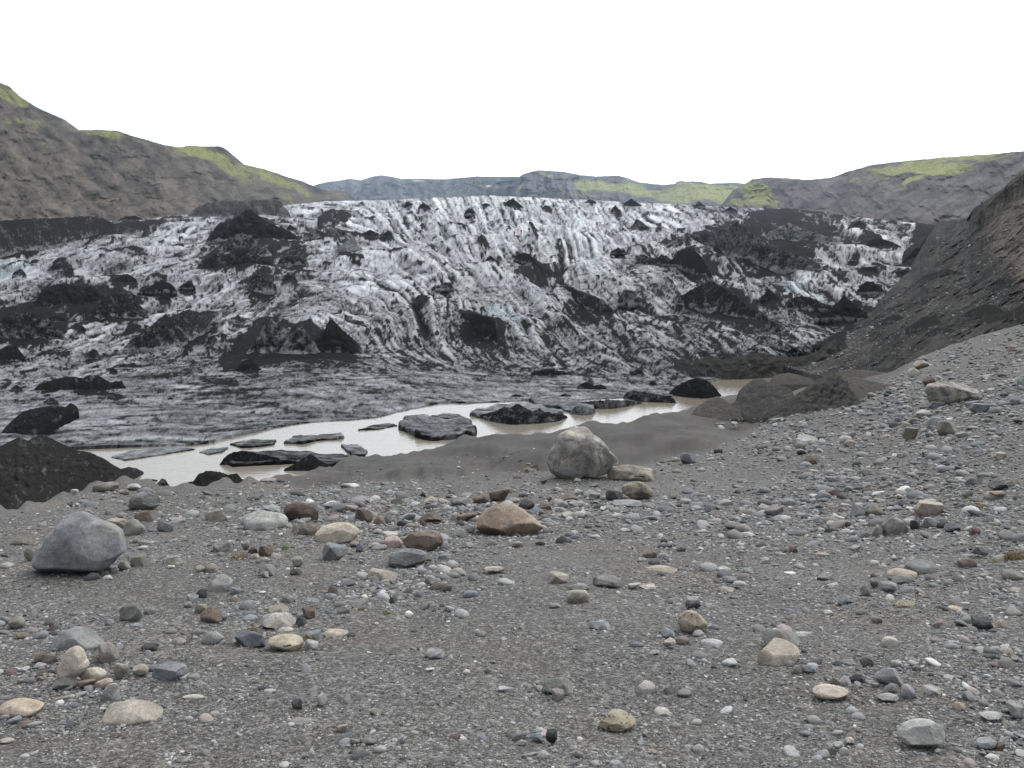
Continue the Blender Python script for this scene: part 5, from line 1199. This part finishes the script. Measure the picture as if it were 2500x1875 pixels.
outline_rock('boulder', cv('g', [(400, 990), (440, 980), (470, 1010), (480, 1060), (498, 1090), (460, 1130), (400, 1160), (320, 1172), (318, 1130), (350, 1060), (370, 1010)]), 'c', ROCKM, 'cream tooth-shaped rock leaning in the left stone cluster', 53, .8, 5, .08, .03, .7).color = (.40, .36, .31, 1)
outline_rock('boulder', cv('i', [(1250, 1440), (1300, 1410), (1380, 1382), (1450, 1385), (1480, 1410), (1510, 1480), (1480, 1520), (1420, 1545), (1330, 1530), (1260, 1530), (1240, 1490)]), 'w', ROCKM, 'pale grey-white boulder lowest on the right side', 59, .8, 6, .1, .04, .65).color = (.36, .355, .335, 1)
outline_rock('boulder', cv('i', [(20, 800), (60, 775), (110, 780), (150, 810), (180, 870), (150, 900), (90, 910), (30, 890), (8, 850)]), 'o', PITM, 'round tan pitted rock standing upright beside the gravel path', 61, .9, 4, .08, .04, .75).color = (.27, .245, .195, 1)
outline_rock('boulder', cv('h', [(1515, 1350), (1570, 1330), (1640, 1330), (1700, 1360), (1728, 1395), (1690, 1420), (1620, 1455), (1510, 1455), (1505, 1400)]), 't', PITM, 'tan pitted rock half buried at the bottom centre', 67, .9, 5, .2, .05, .7).color = (.24, .22, .165, 1)
outline_rock('boulder', cv('i', [(1215, 750), (1250, 722), (1300, 718), (1335, 730), (1340, 760), (1290, 775), (1230, 775)]), 't', PITM, 'flattish tan pitted rock among the right-hand cobbles', 71, .8, 4, .15, .04, .75).color = (.27, .235, .18, 1)
outline_rock('boulder', cv('s', [(480, 790), (560, 770), (680, 755), (780, 770), (900, 765), (990, 800), (1005, 850), (920, 900), (840, 950), (700, 990), (600, 985), (520, 970), (490, 900), (465, 830)]), 'l', CRAG, 'widest pale rock on the right slope, with a dished top', 73, .8, 8, .1, .05, .58).color = (.30, .285, .255, 1)
# the holed stone: rounded with dark cavities
o = add_stone(*cv('g', [(1490, 910), (1700, 1012)])[0], *cv('g', [(1490, 910), (1700, 1012)])[1], 'c', 'r', 5, ROCKM, 'boulder', 'smooth cream stone with two dark holes', rock_mesh('r', 5, 777, ROCKM), .75, .16)
o.color = (.33, .295, .22, 1)
me = o.data
a = np.zeros(len(me.vertices) * 3, np.float32); me.vertices.foreach_get('co', a); a = a.reshape(-1, 3)
for hx, hz, rad in ((.10, .02, .055), (.165, .035, .05)):
    dd = np.hypot(a[:, 0] - hx, (a[:, 2] - hz - .1)) / rad
    m_ = (a[:, 1] < 0)
    a[:, 1] += np.where(m_, .22 * np.clip(1.35 - dd, 0, 1) ** .6, 0)
me.vertices.foreach_set('co', a.ravel()); me.update()
for s_ in STONES: LAND.append((s_['o']['label'], s_['x'], s_['y'], max(s_['w'], s_['h']) / 2))
LSHORT = ['tallest boulder', 'blue-grey boulder', 'pinkish tan boulder', 'dark brown block', 'cracked cream boulder', 'grey slab boulder', 'layered grey rock', 'tan boulder with pale patch', 'cream tooth-shaped rock', 'grey-white boulder',
          'round pitted rock', 'half-buried pitted rock', 'flattish pitted rock', 'widest pale rock', 'holed stone']
LAND = [(LSHORT[k], *l[1:]) for k, l in enumerate(LAND)]
sd_ = 0
for c, txt in ST.items():
    for row in txt.replace('\n', '').split(';'):
        f = row.split()
        if len(f) < 6: continue
        (x0, y0), (x1, y1) = cv(c, [(float(f[0]), float(f[1])), (float(f[2]), float(f[3]))])
        sd_ += 1
        if any(abs(s['x'] - (x0 + x1) / 2) < .35 * (x1 - x0) and abs(s['y'] - (y0 + y1) / 2) < .35 * (y1 - y0) for s in STONES): continue
        if y1 < float(poly(CREST, (x0 + x1) / 2)) + 1: continue
        add_stone(x0, y0, x1, y1, f[4], f[5], sd_, None, zoff=.30 if f[5] == 'f' else .23)
for s in sorted(STONES, key=lambda s: -s['w'])[15:34]:
    if s['label'] is None and s['w'] > 70:
        nm = {(1): 'x'}
# secondary landmarks: the larger unlabelled stones get a name first
def rel(s, L):
    dx = s['x'] - L[1]; dy = s['y'] - L[2]
    d = math.hypot(dx, dy * 1.3)
    near = d < L[3] + s['w'] / 2 + 14
    mid = d < 2.6 * (L[3] + s['w'] / 2) + 30
    if abs(dx) > 2.2 * abs(dy): w = 'right of' if dx > 0 else 'left of'
    elif abs(dy) > 2.2 * abs(dx): w = 'in front of' if dy > 0 else 'behind'
    else: w = ('in front and ' if dy > 0 else 'behind and ') + ('right of' if dx > 0 else 'left of')
    return ('touching, ' if near else 'close, ' if mid else 'farther off, ') + w + ' the ' + L[0]
used = set(s['label'] for s in STONES if s['label'])
SHN = dict(a=['angular', 'blocky', 'jagged', 'sharp-edged'], r=['rounded', 'smooth', 'oval', 'round'], f=['flat', 'thin flat', 'flat', 'flat'])
for s in sorted(STONES, key=lambda s: -s['w']):
    if s['label']: continue
    asp = s['w'] / s['h']
    shn = {'a': 'angular' if asp < 1.7 else 'low angular', 'r': 'round' if asp < 1.25 else ('oval' if asp < 1.9 else 'long oval'), 'f': 'flat'}[s['s']]
    noun = s['o']['category']
    Ls = sorted(LAND, key=lambda L: math.hypot(s['x'] - L[1], 1.3 * (s['y'] - L[2])) - L[3])
    cand = []
    base = f"{size_word(s['w'])} {shn} {CNAME[s['c']]} {noun}"
    for L in Ls[:3]: cand.append(base + ', ' + rel(s, L))
    r0 = rel(s, Ls[0]).split(', ')[1]
    for L in Ls[1:4]: cand.append(base + ' ' + r0 + ', nearer it than the ' + L[0])
    pile = ' '.join
    for k, L in enumerate(Ls[:3]):
        for w in ('second such stone', 'third such stone', 'fourth such stone', 'fifth such stone'):
            cand.append(base + ', ' + w + ' ' + rel(s, L).split(', ')[1])
    for cnd in cand:
        if cnd not in used and 4 <= len(cnd.split()) <= 16: break
    used.add(cnd); s['label'] = cnd; s['o']['label'] = cnd; s['o']['group'] = G_ST
print('STONES', len(STONES))
# ------------------------------------------------------------------ loose cobbles, pebbles and gravel: stuff, scattered by geometry nodes
def dens(px, py):
    """how thick stones lie, 0..1, from place to place"""
    n = fbm(px * .008, py * .014, 4, 91); n2 = fbm(px * .02, py * .03, 3, 95)
    d = .22 + .38 * n + .15 * n2
    def bl(cx, cy, rx, ry, a, an=0):
        ca, sa = math.cos(math.radians(an)), math.sin(math.radians(an))
        u = ((px - cx) * ca + (py - cy) * sa) / rx; v = (-(px - cx) * sa + (py - cy) * ca) / ry
        return a * np.exp(-(u * u + v * v) * 1.2)
    d = d + bl(1000, 1270, 380, 75, 1.0, 3) + bl(1400, 1250, 280, 50, .85) + bl(2200, 1050, 480, 150, .7, -18) + bl(2150, 1250, 420, 110, .45) + bl(1900, 1000, 260, 60, .5, -22) + bl(950, 1430, 130, 60, .8) + bl(700, 1500, 130, 60, .35) + bl(1800, 1290, 260, 60, .35) + bl(2400, 1450, 200, 200, .35)
    d = d + bl(120, 1640, 180, 130, .45) + bl(400, 1350, 200, 60, .2) + bl(2200, 1650, 250, 60, .35) + bl(2450, 1750, 150, 120, .4) + bl(1700, 1450, 200, 60, .25) + bl(600, 1230, 320, 45, .25, 3)
    d = d - bl(1400, 1400, 180, 150, .35, 10) - bl(350, 1450, 260, 60, .45) - bl(1200, 1600, 250, 90, .2) - bl(1900, 1150, 260, 35, .45, -8) - bl(900, 1340 + 220, 200, 50, .2) - bl(150, 1200, 200, 40, .2, -15)
    return np.clip(d, .04, 1.15)
def scatter(n, smin, smax, alpha, powd, seed):
    r = np.random.default_rng(seed)
    px = r.uniform(-250, 2750, n); py = r.uniform(700, 2050, n)
    cr_ = poly(CREST, px)
    ok = py > cr_ + 4
    s = smin * (1 - r.random(n)) ** (-1 / alpha)
    s = np.minimum(s, smax)
    d = dens(px, py) * (1 - .86 * sand_amount(px, py))
    ok &= r.random(n) < d ** powd
    px, py, s = px[ok], py[ok], s[ok]
    P = ground_pt(px, py)
    wm = s * P[:, 1] / FPX
    wm = np.minimum(wm, .17 + .05 * r.random(len(wm)))
    return P, wm, px, py, r
def tints(n, r):
    base = np.array([TINT[k] for k in 'gglbdtnopwlgcbr']); pr = np.array([20, 16, 14, 10, 9, 7, 3, 8, 3, 3, 8, 6, 1, 5, 1.0]); pr /= pr.sum()
    c = base[r.choice(len(base), n, p=pr)]
    g = c.mean(1, keepdims=True)
    c = g + (c - g) * .5
    return c * r.lognormal(-.2, .24, n)[:, None]
def pebble_shape(k, sub):
    v, f = rock_shape('a' if k % 2 else 'r', sub, 300 + k * 3)
    v[:, 2] *= .8
    return v, f
def gn_scatter(name, P, size, r, variants, label, sub=2, flatk=(.45, .95)):
    n = len(P)
    me = bpy.data.meshes.new(name)
    me.vertices.add(n); me.vertices.foreach_set('co', P.astype(np.float32).ravel())
    asp = r.uniform(.62, 1.0, n); fl = r.uniform(*flatk, n) * asp
    sc = np.stack([size, size * asp, size * fl], -1)
    rot = np.stack([r.normal(0, .22, n), r.normal(0, .22, n), r.uniform(0, 6.283, n)], -1)
    for nm, val in (('sc', sc), ('rot', rot), ('tint', tints(n, r))):
        at = me.attributes.new(nm, 'FLOAT_VECTOR', 'POINT'); at.data.foreach_set('vector', val.astype(np.float32).ravel())
    at = me.attributes.new('vi', 'INT', 'POINT'); at.data.foreach_set('value', r.integers(0, variants, n).astype(np.int32))
    o = link(name, me, kind='stuff', label=label, category='stones')
    g = bpy.data.node_groups.new(name + '_nodes', 'GeometryNodeTree')
    g.interface.new_socket('Geometry', in_out='INPUT', socket_type='NodeSocketGeometry')
    g.interface.new_socket('Geometry', in_out='OUTPUT', socket_type='NodeSocketGeometry')
    N = g.nodes; Lk = g.links.new
    gi = N.new('NodeGroupInput'); go = N.new('NodeGroupOutput')
    # the variants live as loose islands in one carrier mesh inside the tree's collection
    col = bpy.data.collections.new(name + '_shapes')
    for k in range(variants):
        v, f = pebble_shape(k, sub)
        m_ = mesh_from(name + '_shape', v, f, PEB, smooth=True)
        oo = bpy.data.objects.new(name + '_shape', m_); col.objects.link(oo)
    ci = N.new('GeometryNodeCollectionInfo'); ci.inputs['Collection'].default_value = col
    ci.inputs['Separate Children'].default_value = True; ci.inputs['Reset Children'].default_value = True
    ip = N.new('GeometryNodeInstanceOnPoints')
    ip.inputs['Pick Instance'].default_value = True
    def na(nm, t):
        x = N.new('GeometryNodeInputNamedAttribute'); x.data_type = t; x.inputs['Name'].default_value = nm
        return [q for q in x.outputs if q.name == 'Attribute' and q.enabled][0]
    Lk(gi.outputs[0], ip.inputs['Points']); Lk(ci.outputs[0], ip.inputs['Instance'])
    Lk(na('vi', 'INT'), ip.inputs['Instance Index']); Lk(na('rot', 'FLOAT_VECTOR'), ip.inputs['Rotation']); Lk(na('sc', 'FLOAT_VECTOR'), ip.inputs['Scale'])
    Lk(ip.outputs[0], go.inputs[0])
    md = o.modifiers.new('scatter', 'NODES'); md.node_group = g
    return o
P, wm, px_, py_, r = scatter(56000, 9, 44, 2.4, 1.7, 7)
P[:, 2] += wm * .05
gn_scatter('cobbles', P, wm, r, 10, 'grey and tan cobbles strewn among the larger stones', 3 if False else 2)
P, wm, px_, py_, r = scatter(210000, 3.6, 11, 2.2, .8, 17)
P[:, 2] += wm * .05
gn_scatter('gravel', P, wm, r, 8, 'fine grey gravel covering the bank', 1)
# pale stones caught on the rubble slope and on the sand
r = np.random.default_rng(91)
n = 17000
Pk, PXk, PYk = SLT
i = r.integers(2, PXk.shape[0] - 30, n); j = r.integers(0, PXk.shape[1], n)
Pp = Pk[i, j].copy(); pxp = PXk[i, j]; pyp = PYk[i, j]
keep = (r.random(n) < np.clip(.25 + .7 * fbm(pxp * .01, pyp * .02, 3, 8) + .35 * sstep(200, 0, pyp - poly(CREST, pxp) + 200), .03, 1)) & (pxp > 1900)
Pp = Pp[keep]; sz = np.minimum(2.2 * (1 - r.random(len(Pp))) ** (-1 / 2.3), 11) * Pp[:, 1] / FPX
gn_scatter('slope_stones', Pp, sz, r, 6, 'pale stones caught on the dark rubble slope', 1)

# ------------------------------------------------------------------ people on the ice
JK = {'red': flat('red_jacket', (.35, .02, .03)), 'blue': flat('dark_blue_jacket', (.02, .025, .09)), 'black': flat('black_jacket', (.012, .012, .014)), 'orange': flat('orange_jacket', (.5, .16, .05))}
TR = flat('dark_trousers', (.03, .03, .035)); TG = flat('grey_trousers', (.2, .19, .17)); SKIN = flat('skin', (.5, .32, .24), .6); PK = flat('pack_cloth', (.05, .04, .05))
def skin_mesh(name, joints, edges, radii, mats, split=None, parent=None, sub=1):
    me = bpy.data.meshes.new(name); me.from_pydata(joints, edges, [])
    o = link(name, me, parent)
    o.modifiers.new('skin', 'SKIN'); 
    for k, v in enumerate(me.skin_vertices[0].data): v.radius = (radii[k], radii[k]); v.use_root = (k == 0)
    sb = o.modifiers.new('sub', 'SUBSURF'); sb.levels = sub; sb.render_levels = sub
    dg = bpy.context.evaluated_depsgraph_get()
    ev = bpy.data.meshes.new_from_object(o.evaluated_get(dg))
    o.modifiers.clear(); o.data = ev; ev.name = name
    ev.materials.clear()
    for m_ in mats: ev.materials.append(m_)
    if split:
        for p in ev.polygons: p.material_index = split(p.center)
    for p in ev.polygons: p.use_smooth = True
    return o
def person(px, py, jacket, trousers, label, stride=.12, lean=0.0, scale=1.0, pack=False, turn=0):
    root = link('person', None, label=label, category='person', group='walkers on the glacier')
    k = int(np.argmin(np.abs(gpx - px))); C_ = PGl[:, k]
    qx, qy = to_px(C_[:, 0], C_[:, 1], C_[:, 2])
    run_ = np.minimum.accumulate(qy)                      # rows that no nearer ice hides
    ok_ = np.where((qy <= run_ + .3))[0]
    P = C_[ok_[np.argmin(np.abs(qy[ok_] - py))]].copy(); P[0] = (px - 1250) / FPX * (P[1] * CP - (P[2] - 1.7) * SP)
    root.location = P
    root.rotation_euler = (0, 0, turn)
    root.scale = (scale,) * 3
    l = lean
    J = [(0, l * .2, .95), (0, l * .5, 1.18), (0, l, 1.42), (0, l * 1.1, 1.52), (0, l * 1.25, 1.62), (0, l * 1.25, 1.74),
         (.19, l, 1.42), (.25, l + .02, 1.15), (.22, l - .14, .95), (.22, l - .2, .86), (-.19, l, 1.42), (-.26, l + .02, 1.15), (-.24, l - .1, .93), (-.24, l - .15, .84),
         (.10, 0, .90), (.11, -stride, .50), (.11, -stride * .6, .08), (.11, -stride * .6 - .16, .03), (-.10, 0, .90), (-.11, stride * .4, .50), (-.12, stride * 1.5, .08), (-.12, stride * 1.5 - .16, .03)]
    E = [(0, 1), (1, 2), (2, 3), (3, 4), (4, 5), (2, 6), (6, 7), (7, 8), (8, 9), (2, 10), (10, 11), (11, 12), (12, 13), (0, 14), (14, 15), (15, 16), (16, 17), (0, 18), (18, 19), (19, 20), (20, 21)]
    R_ = [.17, .17, .17, .06, .095, .085, .09, .065, .045, .04, .09, .065, .045, .04, .11, .075, .05, .045, .11, .075, .05, .045]
    def sp(c):
        if c.z > 1.5: return 2
        if c.z < .9 and abs(c.x) < .18: return 1
        if c.z < .92 and abs(c.x) >= .18: return 2
        return 0
    skin_mesh('body', J, E, R_, [jacket, trousers, SKIN], sp, root)
    hd = rock_shape('r', 2, 5); v = hd[0] * np.array([.21, .23, .17]) + np.array([0, l * 1.25 + .015, 1.74])
    link('hat', mesh_from('hat', v, hd[1], jacket), root)
    if pack:
        v = hd[0] * np.array([.32, .24, .5]) + np.array([0, l + .2, 1.25])
        link('backpack', mesh_from('backpack', v, hd[1], PK), root)
person(1255.5, 580, JK['red'], TR, 'walker in a red jacket climbing the ice ridge, leftmost of four', .16, -.18, 1.0, True, .5)
person(1272.5, 573, JK['orange'], TG, 'faint walker in an orange jacket, second from the left on the ridge', .1, 0, 1.0, False, .2)
person(1292, 570, JK['blue'], TG, 'walker in a dark blue jacket standing on the ridge top', .08, .0, 1.08, True, 1.2)
person(1305, 568, JK['black'], TG, 'walker dressed in black, rightmost on the ridge', .12, .03, 1.05, False, -.8)

# ------------------------------------------------------------------ grass tufts between the stones
GM = {'green': flat('green_grass', (.13, .20, .03), .6), 'dry': flat('dry_grass', (.26, .20, .11), .7), 'yellow': flat('yellow_grass', (.30, .27, .07), .7)}
def tuft(px, py, w, mat, label, n=60, h=.5, seed=1):
    g = ground_pt(px, py); r = random.Random(seed); rad = w * float(g[1]) / FPX / 2
    V = []; F = []
    for k in range(n):
        a = r.uniform(0, 6.28); q = rad * math.sqrt(r.random()); bx, by = q * math.cos(a), q * math.sin(a) * .8
        hh = rad * h * r.uniform(.4, 1.2); lx, ly = r.gauss(0, .5) * hh, r.gauss(0, .5) * hh; wd = rad * .05
        b = r.uniform(0, 3.14); cx_, cy_ = math.cos(b) * wd, math.sin(b) * wd
        i = len(V)
        V += [(bx - cx_, by - cy_, -.005), (bx + cx_, by + cy_, -.005), (bx + lx * .5 + cx_ * .7, by + ly * .5 + cy_ * .7, hh * .6), (bx + lx * .5 - cx_ * .7, by + ly * .5 - cy_ * .7, hh * .6)]
        V += [(bx + lx, by + ly, hh), (bx + lx + cx_ * .2, by + ly + cy_ * .2, hh)]
        F += [(i, i + 1, i + 2, i + 3), (i + 3, i + 2, i + 5, i + 4)]
    o = link('grass_tuft', mesh_from('grass_tuft', V, F, mat, smooth=False), label=label, category='grass tuft', group='grass tufts among the stones')
    o.location = g
Q = lambda c, x, y: cv(c, [(x, y)])[0]
tuft(*Q('q', 700, 722), 34, GM['green'], 'bright green tuft behind the olive round stone', 90, .5, 1)
tuft(*Q('q', 720, 785), 26, GM['yellow'], 'yellowish tuft just in front of the bright green one', 50, .4, 2)
tuft(*Q('q', 320, 800), 46, GM['dry'], 'orange dry tuft left of the grey stones in mid bank', 110, .5, 3)
tuft(*Q('q', 1640, 1288), 26, GM['green'], 'green tuft at the foot of the long olive boulder', 60, .5, 4)
tuft(*Q('g', 1400, 888), 34, GM['dry'], 'pale dry tuft behind the bluish angular boulder', 80, .5, 5)
tuft(*Q('g', 1720, 930), 34, GM['dry'], 'straw-coloured tuft beside the holed stone', 90, .7, 6)
tuft(*Q('i', 1240, 780), 14, GM['green'], 'tiny green tuft in front of the flattish pitted rock', 50, .8, 7)
tuft(*Q('i', 1355, 700), 16, GM['yellow'], 'small yellow tuft behind the flattish pitted rock', 50, .8, 8)
tuft(*Q('i', 1770, 505), 22, GM['yellow'], 'yellow tuft near the right edge among dark stones', 60, .9, 9)
tuft(*Q('i', 1890, 490), 44, GM['dry'], 'large ochre tuft at the right edge of the picture', 160, 1.0, 10)
tuft(*Q('i', 1545, 98), 18, GM['green'], 'green tuft on the right slope below pale pebbles', 60, .6, 11)
tuft(*Q('i', 1635, 155), 22, GM['green'], 'dark green tuft under the round grey stone on the right slope', 60, .6, 12)
tuft(*Q('i', 1700, 208), 44, GM['dry'], 'wide reddish dry tuft on the right slope', 120, .4, 13)
tuft(*Q('t', 1080, 645), 16, GM['green'], 'moss-green tuft at the foot of the tallest boulder', 60, .5, 14)
tuft(*Q('i', 1325, 268), 10, GM['green'], 'tiny green tuft between the two big boulders on the right', 40, .8, 15)

# ------------------------------------------------------------------ air
HZ = bpy.data.materials.new('air'); HZ.use_nodes = True
t = HZ.node_tree; t.nodes.remove(t.nodes['Principled BSDF'])
pv = t.nodes.new('ShaderNodeVolumePrincipled'); pv.inputs['Color'].default_value = (.66, .80, 1.0, 1); pv.inputs['Density'].default_value = .00008; pv.inputs['Anisotropy'].default_value = 0.2
t.links.new(pv.outputs[0], t.nodes['Material Output'].inputs['Volume'])
bm = bmesh.new(); bmesh.ops.create_cube(bm, size=1); me = bpy.data.meshes.new('haze'); bm.to_mesh(me); bm.free(); me.materials.append(HZ)
hz = link('haze', me, kind='stuff')
hz.scale = (9000, 6200, 900); hz.location = (0, 2900, 380)
